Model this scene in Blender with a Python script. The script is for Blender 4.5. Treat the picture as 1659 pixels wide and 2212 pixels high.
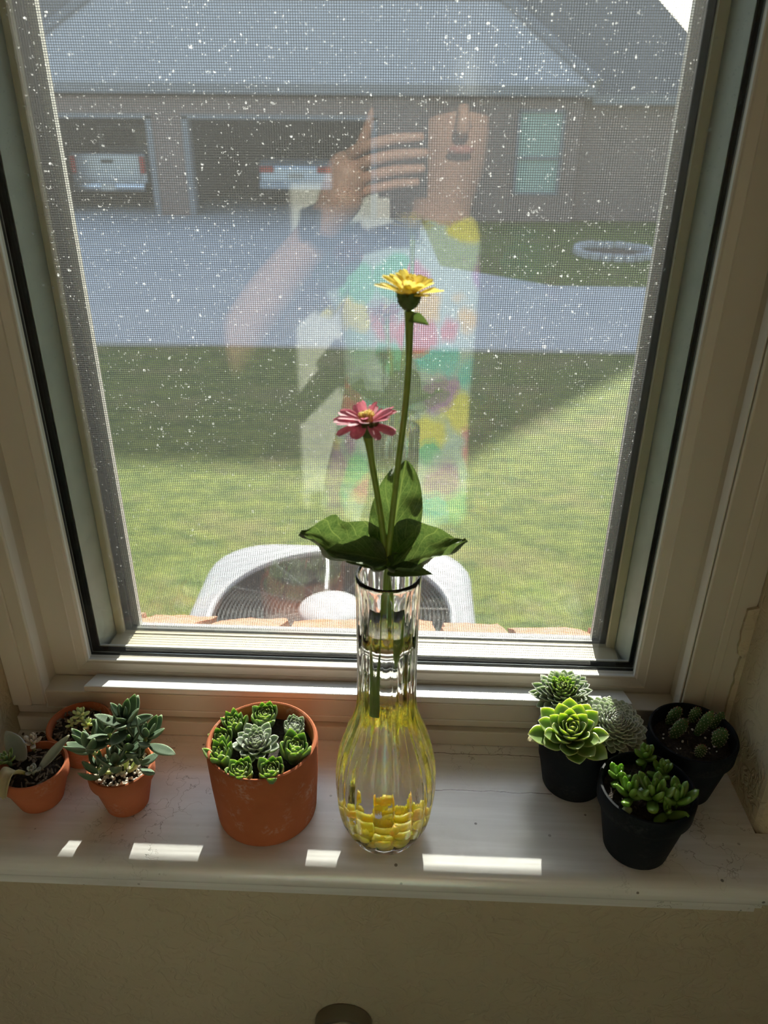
import bpy, bmesh, math, random
from math import sin, cos, pi, radians, sqrt, atan2, exp
from mathutils import Vector, Matrix, Euler, noise as mnoise
for o in list(bpy.data.objects): bpy.data.objects.remove(o)
S = bpy.context.scene
COL = S.collection
rnd = random.Random(7)

# ------------------------------------------------------------------ camera
FPX, W, H = 1662.0, 1659, 2212
PITCH, YAW, ROLL = radians(27.5), radians(2.0), radians(0.5)
fw = Vector((-sin(YAW)*cos(PITCH), cos(YAW)*cos(PITCH), -sin(PITCH)))
rt = Vector((cos(YAW), sin(YAW), 0)); up = rt.cross(fw)
rt, up = cos(ROLL)*rt + sin(ROLL)*up, cos(ROLL)*up - sin(ROLL)*rt
cam = bpy.data.cameras.new('camera')
camo = bpy.data.objects.new('camera', cam); COL.objects.link(camo)
CAM = Vector((0, 0, 0.5))
camo.matrix_world = Matrix(((rt.x, up.x, -fw.x, CAM.x), (rt.y, up.y, -fw.y, CAM.y), (rt.z, up.z, -fw.z, CAM.z), (0, 0, 0, 1)))
cam.sensor_fit = 'VERTICAL'; cam.sensor_height = 7.586; cam.lens = 7.586*FPX/H
cam.clip_start = 0.02; cam.clip_end = 300
cam.dof.use_dof = True; cam.dof.focus_distance = 0.64; cam.dof.aperture_fstop = 1.9
S.camera = camo

# ------------------------------------------------------------------ sky, sun, exposure
SUN_DIR = Vector((0.07, 1.0, 0.449)).normalized()
w = bpy.data.worlds.new('sky'); S.world = w; w.use_nodes = True
nt = w.node_tree; nt.nodes.clear()
sky = nt.nodes.new('ShaderNodeTexSky'); sky.sky_type = 'NISHITA'; sky.sun_disc = False
sky.sun_elevation = math.asin(SUN_DIR.z); sky.sun_rotation = atan2(SUN_DIR.x, SUN_DIR.y)
sky.air_density = 1.0; sky.dust_density = 1.2; sky.ozone_density = 1.2
bg = nt.nodes.new('ShaderNodeBackground'); bg.inputs['Strength'].default_value = 0.32
out = nt.nodes.new('ShaderNodeOutputWorld')
hs = nt.nodes.new('ShaderNodeHueSaturation'); hs.inputs['Saturation'].default_value = 0.78
nt.links.new(sky.outputs[0], hs.inputs['Color']); nt.links.new(hs.outputs[0], bg.inputs[0]); nt.links.new(bg.outputs[0], out.inputs[0])
sl = bpy.data.lights.new('sun', 'SUN'); sl.energy = 16.0; sl.angle = radians(0.53); sl.color = (1.0, 0.93, 0.82)
so = bpy.data.objects.new('sun', sl); COL.objects.link(so)
so.rotation_euler = (-SUN_DIR).to_track_quat('-Z', 'Y').to_euler(); so.location = (3, 10, 9)
S.view_settings.view_transform = 'Standard'; S.view_settings.look = 'None'
S.view_settings.gamma = 1.0; S.view_settings.exposure = 0.50; S.view_settings.use_curve_mapping = False
cy = S.cycles
cy.use_denoising = True; cy.max_bounces = 28; cy.diffuse_bounces = 5; cy.glossy_bounces = 5
cy.transmission_bounces = 28; cy.transparent_max_bounces = 24; cy.sample_clamp_indirect = 25.0
cy.caustics_refractive = True; cy.caustics_reflective = False; cy.blur_glossy = 0.5

# ------------------------------------------------------------------ object helpers
def put(name, me, mat=None, parent=None, loc=None, rot=None, scl=None):
    o = bpy.data.objects.new(name, me); COL.objects.link(o)
    if mat is not None and me is not None and not me.materials: me.materials.append(mat)
    if parent: o.parent = parent
    if loc is not None: o.location = loc
    if rot is not None: o.rotation_euler = rot
    if scl is not None: o.scale = scl
    return o
def empty(name, loc, rotz=0):
    o = bpy.data.objects.new(name, None); COL.objects.link(o); o.location = loc; o.rotation_euler = (0, 0, rotz)
    o.empty_display_size = 0.02
    return o
def tag(o, label=None, cat=None, group=None, kind=None):
    if label: o['label'] = label
    if cat: o['category'] = cat
    if group: o['group'] = group
    if kind: o['kind'] = kind
    return o
class MB:
    def __init__(s): s.v = []; s.f = []; s.c = []
    def add(s, vs, fs):
        n = len(s.v); s.v += [tuple(v) for v in vs]; s.f += [tuple(i+n for i in f) for f in fs]
    def box(s, x0, x1, y0, y1, z0, z1):
        vs = [(x, y, z) for z in (z0, z1) for y in (y0, y1) for x in (x0, x1)]
        s.add(vs, [(0, 2, 3, 1), (4, 5, 7, 6), (0, 1, 5, 4), (2, 6, 7, 3), (0, 4, 6, 2), (1, 3, 7, 5)])
    def tube(s, pts, rad, seg=8, cap=True):
        pts = [Vector(p) for p in pts]; n = len(pts)
        rads = rad if isinstance(rad, (list, tuple)) else [rad]*n
        vs = []; prev = None
        for i, p in enumerate(pts):
            t = (pts[min(i+1, n-1)] - pts[max(i-1, 0)]).normalized()
            if prev is None:
                a = Vector((0, 0, 1)) if abs(t.z) < .9 else Vector((1, 0, 0))
                prev = t.cross(a).normalized()
            a = (prev - t*prev.dot(t)).normalized(); b = t.cross(a); prev = a
            for k in range(seg):
                an = 2*pi*k/seg; vs.append(p + (a*cos(an) + b*sin(an))*rads[i])
        fs = []
        for i in range(n-1):
            for k in range(seg):
                k2 = (k+1) % seg; fs.append((i*seg+k, i*seg+k2, (i+1)*seg+k2, (i+1)*seg+k))
        if cap: fs += [tuple(reversed(range(seg))), tuple(range((n-1)*seg, n*seg))]
        s.add(vs, fs)
    def lathe(s, prof, seg=48, fn=None, close=False, c=(0, 0, 0)):
        vs = []; n = len(prof)
        for (r, z) in prof:
            for k in range(seg):
                a = 2*pi*k/seg; q = r*(fn(a, z) if fn else 1)
                vs.append((c[0]+q*cos(a), c[1]+q*sin(a), c[2]+z))
        fs = []
        for i in range(n if close else n-1):
            j = (i+1) % n
            for k in range(seg):
                k2 = (k+1) % seg; fs.append((i*seg+k, i*seg+k2, j*seg+k2, j*seg+k))
        if not close:
            if prof[0][0] > 1e-6: fs.append(tuple(reversed(range(seg))))
            if prof[-1][0] > 1e-6: fs.append(tuple(range((n-1)*seg, n*seg)))
        s.add(vs, fs)
    def prism(s, poly, axis, a0, a1):
        n = len(poly); vs = []
        for a in (a0, a1):
            for (p, q) in poly:
                vs.append({'x': (a, p, q), 'y': (p, a, q), 'z': (p, q, a)}[axis])
        s.add(vs, [tuple(range(n)), tuple(range(2*n-1, n-1, -1))] + [(i, (i+1) % n, n+(i+1) % n, n+i) for i in range(n)])
    def ellipsoid(s, c, r, rot=None, su=8, sv=6, jit=0, rr=None):
        vs = []; R = rot or Matrix.Identity(3)
        for i in range(sv+1):
            th = pi*i/sv
            for k in range(su):
                a = 2*pi*k/su
                q = 1 + (rr.uniform(-jit, jit) if rr and 0 < i < sv else 0)
                vs.append(Vector(c) + R @ Vector((r[0]*sin(th)*cos(a)*q, r[1]*sin(th)*sin(a)*q, r[2]*cos(th)*q)))
        s.add(vs, [(i*su+k, (i+1)*su+k, (i+1)*su+(k+1) % su, i*su+(k+1) % su) for i in range(sv) for k in range(su)])
    def sweep(s, prof, rect):
        """closed profile (outward offset, y) swept round the rectangle x0,x1,z0,z1 in the window plane"""
        x0, x1, z0, z1 = rect; n = len(prof); vs = []
        for cx, cz, dx, dz in ((x0, z0, -1, -1), (x1, z0, 1, -1), (x1, z1, 1, 1), (x0, z1, -1, 1)):
            for (o, y) in prof: vs.append((cx+dx*o, y, cz+dz*o))
        s.add(vs, [(a*n+i, a*n+(i+1) % n, ((a+1) % 4)*n+(i+1) % n, ((a+1) % 4)*n+i) for a in range(4) for i in range(n)])
    def mesh(s, name, smooth=False, fix=True):
        me = bpy.data.meshes.new(name); me.from_pydata(s.v, [], s.f)
        bm = bmesh.new(); bm.from_mesh(me)
        bmesh.ops.remove_doubles(bm, verts=bm.verts, dist=1e-7)
        if fix: bmesh.ops.recalc_face_normals(bm, faces=bm.faces)
        for f in bm.faces: f.smooth = smooth
        bm.to_mesh(me); bm.free(); me.update()
        return me
    def obj(s, name, mat, parent=None, smooth=False, bevel=0, loc=None, rot=None, seg=2, fix=True):
        o = put(name, s.mesh(name, smooth, fix), mat, parent, loc, rot)
        if bevel:
            m = o.modifiers.new('bevel', 'BEVEL'); m.width = bevel; m.segments = seg; m.limit_method = 'ANGLE'; m.angle_limit = radians(35)
        return o
def catmull(pts, n):
    P = [Vector(p) for p in pts]; P = [P[0]*2-P[1]] + P + [P[-1]*2-P[-2]]; o = []
    for i in range(1, len(P)-2):
        for k in range(n):
            t = k/n; a, b, c, d = P[i-1], P[i], P[i+1], P[i+2]
            o.append(.5*((2*b)+(c-a)*t+(2*a-5*b+4*c-d)*t*t+(3*b-a-3*c+d)*t**3))
    return o + [P[-2]]
def smooth_auto(o, ang=40):
    for p in o.data.polygons: p.use_smooth = True
    m = o.modifiers.new('edges', 'EDGE_SPLIT'); m.split_angle = radians(ang)

# ------------------------------------------------------------------ materials
def new_mat(name):
    m = bpy.data.materials.new(name); m.use_nodes = True; t = m.node_tree; t.nodes.clear()
    o = t.nodes.new('ShaderNodeOutputMaterial'); return m, t, o
def nd(t, typ, **kw):
    n = t.nodes.new(typ)
    for k, v in kw.items():
        if k.startswith('i_'):
            key = k[2:]; key = int(key) if key.isdigit() else key.replace('_', ' ')
            n.inputs[key].default_value = v
        else: setattr(n, k, v)
    return n
def ramp(t, src, stops):
    r = t.nodes.new('ShaderNodeValToRGB'); e = r.color_ramp.elements
    while len(e) > 1: e.remove(e[-1])
    e[0].position = stops[0][0]; e[0].color = (*stops[0][1], 1)
    for p, c in stops[1:]:
        k = e.new(p); k.color = (*c, 1)
    t.links.new(src, r.inputs[0]); return r.outputs[0]
def g3(v): return (v, v, v)
def mixc(t, fac, a, b, mode='MIX'):
    m = t.nodes.new('ShaderNodeMix'); m.data_type = 'RGBA'; m.blend_type = mode
    for sock, val in ((m.inputs[0], fac), (m.inputs[6], a), (m.inputs[7], b)):
        if hasattr(val, 'is_linked'): t.links.new(val, sock)
        elif isinstance(val, (tuple, list)): sock.default_value = (*val[:3], 1)
        else: sock.default_value = val
    return m.outputs[2]
def math_(t, op, a, b=None, c=None):
    m = t.nodes.new('ShaderNodeMath'); m.operation = op
    for i, v in enumerate((a, b, c)):
        if v is None: continue
        if hasattr(v, 'is_linked'): t.links.new(v, m.inputs[i])
        else: m.inputs[i].default_value = v
    return m.outputs[0]
def coords(t, kind='Object'): return t.nodes.new('ShaderNodeTexCoord').outputs[kind]
def noise(t, scale, vec=None, detail=4, rough=.55, dist=0, out='Fac'):
    n = nd(t, 'ShaderNodeTexNoise'); n.inputs['Scale'].default_value = scale; n.inputs['Detail'].default_value = detail
    n.inputs['Roughness'].default_value = rough; n.inputs['Distortion'].default_value = dist
    t.links.new(vec if vec is not None else coords(t), n.inputs['Vector']); return n.outputs[out]
def stretch(t, vec, s):
    m = nd(t, 'ShaderNodeMapping'); m.inputs['Scale'].default_value = s; t.links.new(vec, m.inputs['Vector']); return m.outputs[0]
def bumpn(t, h, strength=.3, dist=.002):
    b = nd(t, 'ShaderNodeBump'); b.inputs['Strength'].default_value = strength; b.inputs['Distance'].default_value = dist
    t.links.new(h, b.inputs['Height']); return b.outputs[0]
def mat(name, c, rough=.6, metal=0, c2=None, ns=30, sss=0, sssr=(.004, .005, .001), bump=0, bs=60, bd=.001, spec=.5, edge=None, edge_amt=1, coat=0, trans=0):
    """principled with a noise-varied colour; edge = margin colour read from the mesh attribute 'edge'"""
    m, t, o = new_mat(name); p = nd(t, 'ShaderNodeBsdfPrincipled')
    p.inputs['Roughness'].default_value = rough; p.inputs['Metallic'].default_value = metal
    p.inputs['Specular IOR Level'].default_value = spec; p.inputs['Coat Weight'].default_value = coat
    p.inputs['Transmission Weight'].default_value = trans
    col = None
    if c2: col = mixc(t, ramp(t, noise(t, ns), [(.35, g3(0)), (.65, g3(1))]), c, c2)
    if edge:
        at = nd(t, 'ShaderNodeAttribute', attribute_name='edge')
        col = mixc(t, math_(t, 'MULTIPLY', at.outputs['Fac'], edge_amt), col if col is not None else c, edge)
    if col is not None: t.links.new(col, p.inputs['Base Color'])
    else: p.inputs['Base Color'].default_value = (*c, 1)
    if sss:
        p.inputs['Subsurface Weight'].default_value = sss; p.inputs['Subsurface Radius'].default_value = sssr
        p.inputs['Subsurface Scale'].default_value = 1.0
    if bump: t.links.new(bumpn(t, noise(t, bs), bump, bd), p.inputs['Normal'])
    t.links.new(p.outputs[0], o.inputs[0]); return m

def m_plaster():
    m, t, o = new_mat('wall_plaster'); p = nd(t, 'ShaderNodeBsdfPrincipled')
    p.inputs['Roughness'].default_value = .75; p.inputs['Specular IOR Level'].default_value = .3
    col = mixc(t, ramp(t, noise(t, 9), [(.3, g3(0)), (.7, g3(1))]), (.52, .445, .32), (.55, .475, .345))
    t.links.new(col, p.inputs['Base Color'])
    h = math_(t, 'ADD', ramp(t, noise(t, 55, dist=1.2, detail=3), [(.46, g3(0)), (.56, g3(1))]), math_(t, 'MULTIPLY', noise(t, 260), .4))
    t.links.new(bumpn(t, h, .55, .0012), p.inputs['Normal']); t.links.new(p.outputs[0], o.inputs[0]); return m
def m_sill():
    m, t, o = new_mat('worn_white_sill_paint'); p = nd(t, 'ShaderNodeBsdfPrincipled'); co = coords(t)
    base = mixc(t, ramp(t, noise(t, 14, stretch(t, co, (.35, 1, 1)), 5), [(.3, g3(0)), (.7, g3(1))]), (.86, .86, .86), (.90, .90, .90))
    streak = ramp(t, noise(t, 120, stretch(t, co, (.06, 1, 1)), 3), [(.42, g3(1)), (.62, g3(0))])
    base = mixc(t, math_(t, 'MULTIPLY', streak, .16), base, (.36, .33, .28))
    grime = ramp(t, noise(t, 7, co, 6, .65), [(.55, g3(0)), (.75, g3(1))])
    base = mixc(t, math_(t, 'MULTIPLY', grime, .35), base, (.40, .35, .28))
    # hairline cracks in patches
    v = nd(t, 'ShaderNodeTexVoronoi', feature='DISTANCE_TO_EDGE'); v.inputs['Scale'].default_value = 34
    wv = nd(t, 'ShaderNodeMix', data_type='RGBA'); wv.inputs[0].default_value = .06
    t.links.new(co, wv.inputs[6]); t.links.new(noise(t, 40, co, out='Color'), wv.inputs[7])
    t.links.new(wv.outputs[2], v.inputs['Vector'])
    cr = math_(t, 'MULTIPLY', ramp(t, v.outputs['Distance'], [(.0, g3(1)), (.016, g3(0))]), ramp(t, noise(t, 5.5, co), [(.52, g3(0)), (.6, g3(1))]))
    base = mixc(t, math_(t, 'MULTIPLY', cr, .7), base, (.12, .10, .08))
    # flecks of dirt
    v2 = nd(t, 'ShaderNodeTexVoronoi'); v2.inputs['Scale'].default_value = 95; t.links.new(co, v2.inputs['Vector'])
    fl = math_(t, 'MULTIPLY', ramp(t, v2.outputs['Distance'], [(.10, g3(1)), (.14, g3(0))]), ramp(t, v2.outputs['Color'], [(.66, g3(0)), (.69, g3(1))]))
    fl = math_(t, 'MULTIPLY', fl, ramp(t, noise(t, 12, co), [(.45, g3(0)), (.55, g3(1))]))
    base = mixc(t, math_(t, 'MULTIPLY', fl, .8), base, (.06, .05, .04))
    sp = nd(t, 'ShaderNodeSeparateXYZ'); t.links.new(co, sp.inputs[0])
    for y_, x0_, x1_ in ((.4625, .028, .125), (.5040, .022, .13), (.4985, -.34, -.20)):
        wob = math_(t, 'MULTIPLY_ADD', noise(t, 45, co, 4), .006, y_-.003)
        ln = math_(t, 'LESS_THAN', math_(t, 'ABSOLUTE', math_(t, 'SUBTRACT', sp.outputs[1], wob)), .00035)
        ln = math_(t, 'MULTIPLY', ln, math_(t, 'MULTIPLY', math_(t, 'GREATER_THAN', sp.outputs[0], x0_), math_(t, 'LESS_THAN', sp.outputs[0], x1_)))
        base = mixc(t, math_(t, 'MULTIPLY', ln, .85), base, (.07, .055, .04))
    t.links.new(base, p.inputs['Base Color'])
    p.inputs['Roughness'].default_value = .34; p.inputs['Specular IOR Level'].default_value = .7
    p.inputs['Coat Weight'].default_value = 1.0; p.inputs['Coat Roughness'].default_value = .24; p.inputs['Coat IOR'].default_value = 1.85
    h = math_(t, 'SUBTRACT', noise(t, 90, stretch(t, co, (.12, 1, 1)), 4), cr)
    t.links.new(bumpn(t, h, .25, .0008), p.inputs['Normal']); t.links.new(p.outputs[0], o.inputs[0]); return m
def m_glass(name, dirty):
    """thin window pane: clear pass-through, mirror reflection by angle; the outer pane carries dust and dried drops"""
    m, t, o = new_mat(name)
    lw = nd(t, 'ShaderNodeLayerWeight'); lw.inputs['Blend'].default_value = .5
    f = math_(t, 'MULTIPLY_ADD', math_(t, 'POWER', lw.outputs['Facing'], 5.0), .95, .045)
    tr = nd(t, 'ShaderNodeBsdfTransparent'); tr.inputs[0].default_value = (.97, .985, .975, 1)
    gl = nd(t, 'ShaderNodeBsdfGlossy'); gl.inputs['Roughness'].default_value = 0.0
    mx = nd(t, 'ShaderNodeMixShader'); t.links.new(f, mx.inputs[0]); t.links.new(tr.outputs[0], mx.inputs[1]); t.links.new(gl.outputs[0], mx.inputs[2])
    if not dirty:
        t.links.new(mx.outputs[0], o.inputs[0]); return m
    co = coords(t)
    warp = mixc(t, .004, co, noise(t, 260, co, 2, out='Color'))
    def spots(scale, r0, r1, keep, ring=False):
        v = nd(t, 'ShaderNodeTexVoronoi'); v.inputs['Scale'].default_value = scale; v.inputs['Randomness'].default_value = 1
        t.links.new(warp, v.inputs['Vector'])
        sx = nd(t, 'ShaderNodeSeparateColor'); t.links.new(v.outputs['Color'], sx.inputs[0])
        rad = math_(t, 'MULTIPLY_ADD', sx.outputs[0], r1-r0, r0)
        q = math_(t, 'DIVIDE', v.outputs['Distance'], rad)
        k = math_(t, 'LESS_THAN', sx.outputs[1], keep)
        s_ = math_(t, 'LESS_THAN', q, 1.0)
        if ring:
            dv = nd(t, 'ShaderNodeVectorMath', operation='SUBTRACT'); t.links.new(warp, dv.inputs[0]); t.links.new(v.outputs['Position'], dv.inputs[1])
            dz_ = nd(t, 'ShaderNodeSeparateXYZ'); t.links.new(dv.outputs[0], dz_.inputs[0])
            s_ = math_(t, 'MULTIPLY', math_(t, 'MULTIPLY', s_, math_(t, 'GREATER_THAN', q, .70)), math_(t, 'LESS_THAN', dz_.outputs[2], 0.0))
        return math_(t, 'MULTIPLY', s_, k)
    sep = nd(t, 'ShaderNodeSeparateXYZ'); t.links.new(co, sep.inputs[0])
    hi = nd(t, 'ShaderNodeMapRange'); t.links.new(sep.outputs[2], hi.inputs[0])
    hi.inputs[1].default_value = .10; hi.inputs[2].default_value = .55; hi.inputs[3].default_value = .25; hi.inputs[4].default_value = 1.0
    patch = ramp(t, noise(t, 9, co, 3), [(.35, g3(.2)), (.7, g3(1))])
    s1 = math_(t, 'MULTIPLY', spots(420, .10, .30, .16), math_(t, 'MULTIPLY', hi.outputs[0], .24))
    s2 = math_(t, 'MULTIPLY', spots(150, .05, .17, .11), math_(t, 'MULTIPLY', hi.outputs[0], .38))
    s3 = math_(t, 'MULTIPLY', spots(120, .10, .22, .12, True), math_(t, 'MULTIPLY', hi.outputs[0], .22))
    tot = math_(t, 'MAXIMUM', math_(t, 'MAXIMUM', s1, s2), s3)
    tot = math_(t, 'ADD', math_(t, 'MULTIPLY', tot, patch), math_(t, 'MULTIPLY', hi.outputs[0], DUST))
    du = nd(t, 'ShaderNodeBsdfTranslucent'); du.inputs[0].default_value = (.86, .88, .90, 1)
    m2 = nd(t, 'ShaderNodeMixShader'); t.links.new(tot, m2.inputs[0]); t.links.new(mx.outputs[0], m2.inputs[1]); t.links.new(du.outputs[0], m2.inputs[2])
    t.links.new(m2.outputs[0], o.inputs[0]); return m
DUST = .019
def m_thin(name, c, c2, vein=None, transl=.5, rough=.5, vw=.3):
    """thin living sheet (leaf or petal): diffuse + translucent, veins from the UV map"""
    m, t, o = new_mat(name); uv = coords(t, 'UV')
    col = mixc(t, ramp(t, noise(t, 220, coords(t), 3), [(.35, g3(0)), (.65, g3(1))]), c, c2)
    h = noise(t, 500)
    if vein:
        sep = nd(t, 'ShaderNodeSeparateXYZ'); t.links.new(uv, sep.inputs[0])
        d = math_(t, 'ABSOLUTE', math_(t, 'SUBTRACT', sep.outputs[0], .5))
        ph = math_(t, 'SUBTRACT', math_(t, 'MULTIPLY', sep.outputs[1], 7.0), math_(t, 'MULTIPLY', d, 7.0))
        sv = math_(t, 'ABSOLUTE', math_(t, 'SUBTRACT', math_(t, 'FRACT', ph), .5))
        side = ramp(t, sv, [(.0, g3(1)), (.07, g3(0))])
        mid = ramp(t, d, [(.0, g3(1)), (.03, g3(0))])
        vo = nd(t, 'ShaderNodeTexVoronoi', feature='DISTANCE_TO_EDGE'); vo.inputs['Scale'].default_value = 16; t.links.new(stretch(t, uv, (1, 1.6, 1)), vo.inputs['Vector'])
        net = math_(t, 'MULTIPLY', ramp(t, vo.outputs['Distance'], [(.0, g3(1)), (.07, g3(0))]), .5)
        v = math_(t, 'MAXIMUM', math_(t, 'MAXIMUM', side, mid), net)
        col = mixc(t, math_(t, 'MULTIPLY', v, .75), col, vein)
        h = math_(t, 'ADD', math_(t, 'MULTIPLY', v, -1.2), math_(t, 'MULTIPLY', h, .3))
    p = nd(t, 'ShaderNodeBsdfPrincipled'); p.inputs['Roughness'].default_value = rough; p.inputs['Specular IOR Level'].default_value = .4
    t.links.new(col, p.inputs['Base Color'])
    tl = nd(t, 'ShaderNodeBsdfTranslucent'); t.links.new(mixc(t, 1.0, col, (1.0, 1.0, .55) if vein else (1, .95, .9), 'MULTIPLY'), tl.inputs[0])
    b = bumpn(t, h, .35, .0006); t.links.new(b, p.inputs['Normal'])
    mx = nd(t, 'ShaderNodeMixShader'); mx.inputs[0].default_value = transl
    t.links.new(p.outputs[0], mx.inputs[1]); t.links.new(tl.outputs[0], mx.inputs[2]); t.links.new(mx.outputs[0], o.inputs[0]); return m
def m_clear(name, ior, col=(1, 1, 1), rough=0, bump=False):
    m, t, o = new_mat(name); g = nd(t, 'ShaderNodeBsdfGlass'); g.inputs['IOR'].default_value = ior
    g.inputs['Color'].default_value = (*col, 1); g.inputs['Roughness'].default_value = rough
    if bump: t.links.new(bumpn(t, noise(t, 260, stretch(t, coords(t), (1, 1, .10)), 3), .12, .0008), g.inputs['Normal'])
    t.links.new(g.outputs[0], o.inputs[0]); return m
def m_pot(name, c, c2, stain, amt, rough=.8):
    m, t, o = new_mat(name); p = nd(t, 'ShaderNodeBsdfPrincipled'); co = coords(t)
    col = mixc(t, ramp(t, noise(t, 45, co), [(.3, g3(0)), (.7, g3(1))]), c, c2)
    s_ = math_(t, 'MULTIPLY', ramp(t, noise(t, 38, co, 6, .7), [(.53, g3(0)), (.70, g3(1))]), ramp(t, noise(t, 420, co, 2), [(.42, g3(0)), (.6, g3(1))]))
    col = mixc(t, math_(t, 'MULTIPLY', s_, amt), col, stain)
    t.links.new(col, p.inputs['Base Color']); p.inputs['Roughness'].default_value = rough; p.inputs['Specular IOR Level'].default_value = .14
    t.links.new(bumpn(t, noise(t, 300, co), .2, .0005), p.inputs['Normal']); t.links.new(p.outputs[0], o.inputs[0]); return m
def m_brickwall():
    m, t, o = new_mat('house_brick'); p = nd(t, 'ShaderNodeBsdfPrincipled'); p.inputs['Roughness'].default_value = .9
    sep = nd(t, 'ShaderNodeSeparateXYZ'); t.links.new(coords(t), sep.inputs[0])
    cb = nd(t, 'ShaderNodeCombineXYZ'); t.links.new(math_(t, 'ADD', sep.outputs[0], sep.outputs[1]), cb.inputs[0]); t.links.new(sep.outputs[2], cb.inputs[1])
    b = nd(t, 'ShaderNodeTexBrick'); t.links.new(cb.outputs[0], b.inputs['Vector'])
    b.inputs['Color1'].default_value = (.26, .17, .145, 1); b.inputs['Color2'].default_value = (.20, .14, .125, 1); b.inputs['Mortar'].default_value = (.33, .30, .28, 1)
    b.inputs['Scale'].default_value = 1.0; b.inputs['Brick Width'].default_value = .21; b.inputs['Row Height'].default_value = .075; b.inputs['Mortar Size'].default_value = .008
    t.links.new(b.outputs[0], p.inputs['Base Color']); t.links.new(p.outputs[0], o.inputs[0]); return m
def m_lawn():
    m, t, o = new_mat('mown_lawn'); p = nd(t, 'ShaderNodeBsdfPrincipled'); p.inputs['Roughness'].default_value = .8; p.inputs['Specular IOR Level'].default_value = .2
    co = coords(t)
    a = mixc(t, ramp(t, noise(t, 5, stretch(t, co, (1, 2.2, 1)), 6, .7), [(.36, g3(0)), (.66, g3(1))]), (.11, .20, .025), (.42, .49, .085))
    a = mixc(t, math_(t, 'MULTIPLY', ramp(t, noise(t, 45, stretch(t, co, (1, 2.5, 1)), 3), [(.45, g3(0)), (.7, g3(1))]), .55), a, (.07, .12, .02))
    dry = math_(t, 'MULTIPLY', ramp(t, noise(t, 1.6, co, 5, .65), [(.5, g3(0)), (.68, g3(1))]), .6)
    a = mixc(t, dry, a, (.44, .36, .16))
    t.links.new(a, p.inputs['Base Color']); t.links.new(bumpn(t, noise(t, 60, stretch(t, co, (1, 1.5, 1)), 5, .7), 1.0, .05), p.inputs['Normal'])
    t.links.new(p.outputs[0], o.inputs[0]); return m
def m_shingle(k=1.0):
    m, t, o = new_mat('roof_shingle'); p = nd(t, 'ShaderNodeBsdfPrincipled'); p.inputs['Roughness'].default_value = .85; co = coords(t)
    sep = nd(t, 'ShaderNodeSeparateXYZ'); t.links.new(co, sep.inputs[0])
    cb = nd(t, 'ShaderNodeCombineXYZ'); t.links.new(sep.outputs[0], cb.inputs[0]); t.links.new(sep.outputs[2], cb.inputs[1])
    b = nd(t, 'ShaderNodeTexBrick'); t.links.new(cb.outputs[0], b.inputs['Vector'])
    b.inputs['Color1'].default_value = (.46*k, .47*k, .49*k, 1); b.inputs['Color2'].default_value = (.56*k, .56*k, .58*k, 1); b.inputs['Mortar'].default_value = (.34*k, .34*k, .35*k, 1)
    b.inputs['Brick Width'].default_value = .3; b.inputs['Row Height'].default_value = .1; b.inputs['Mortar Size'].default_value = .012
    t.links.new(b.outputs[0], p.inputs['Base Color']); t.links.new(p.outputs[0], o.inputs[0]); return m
def m_dress():
    m, t, o = new_mat('flowered_dress_cloth'); p = nd(t, 'ShaderNodeBsdfPrincipled'); p.inputs['Roughness'].default_value = .85
    co = coords(t); wv = mixc(t, .05, co, noise(t, 18, co, out='Color'))
    v = nd(t, 'ShaderNodeTexVoronoi'); v.inputs['Scale'].default_value = 15; t.links.new(wv, v.inputs['Vector'])
    sx = nd(t, 'ShaderNodeSeparateColor'); t.links.new(v.outputs['Color'], sx.inputs[0])
    hue = ramp(t, sx.outputs[0], [(0, (.80, .10, .10)), (.14, (.95, .55, .06)), (.28, (.90, .78, .10)), (.42, (.12, .58, .30)), (.58, (.10, .62, .60)), (.72, (.45, .16, .48)), (.86, (.80, .18, .30)), (1, (.12, .22, .45))])
    hue.node.color_ramp.interpolation = 'CONSTANT'
    k = math_(t, 'MULTIPLY', ramp(t, v.outputs['Distance'], [(.50, g3(1)), (.64, g3(0))]), ramp(t, sx.outputs[1], [(.1, g3(0)), (.12, g3(1))]))
    t.links.new(mixc(t, k, (.50, .62, .60), hue), p.inputs['Base Color'])
    t.links.new(p.outputs[0], o.inputs[0]); return m

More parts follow.
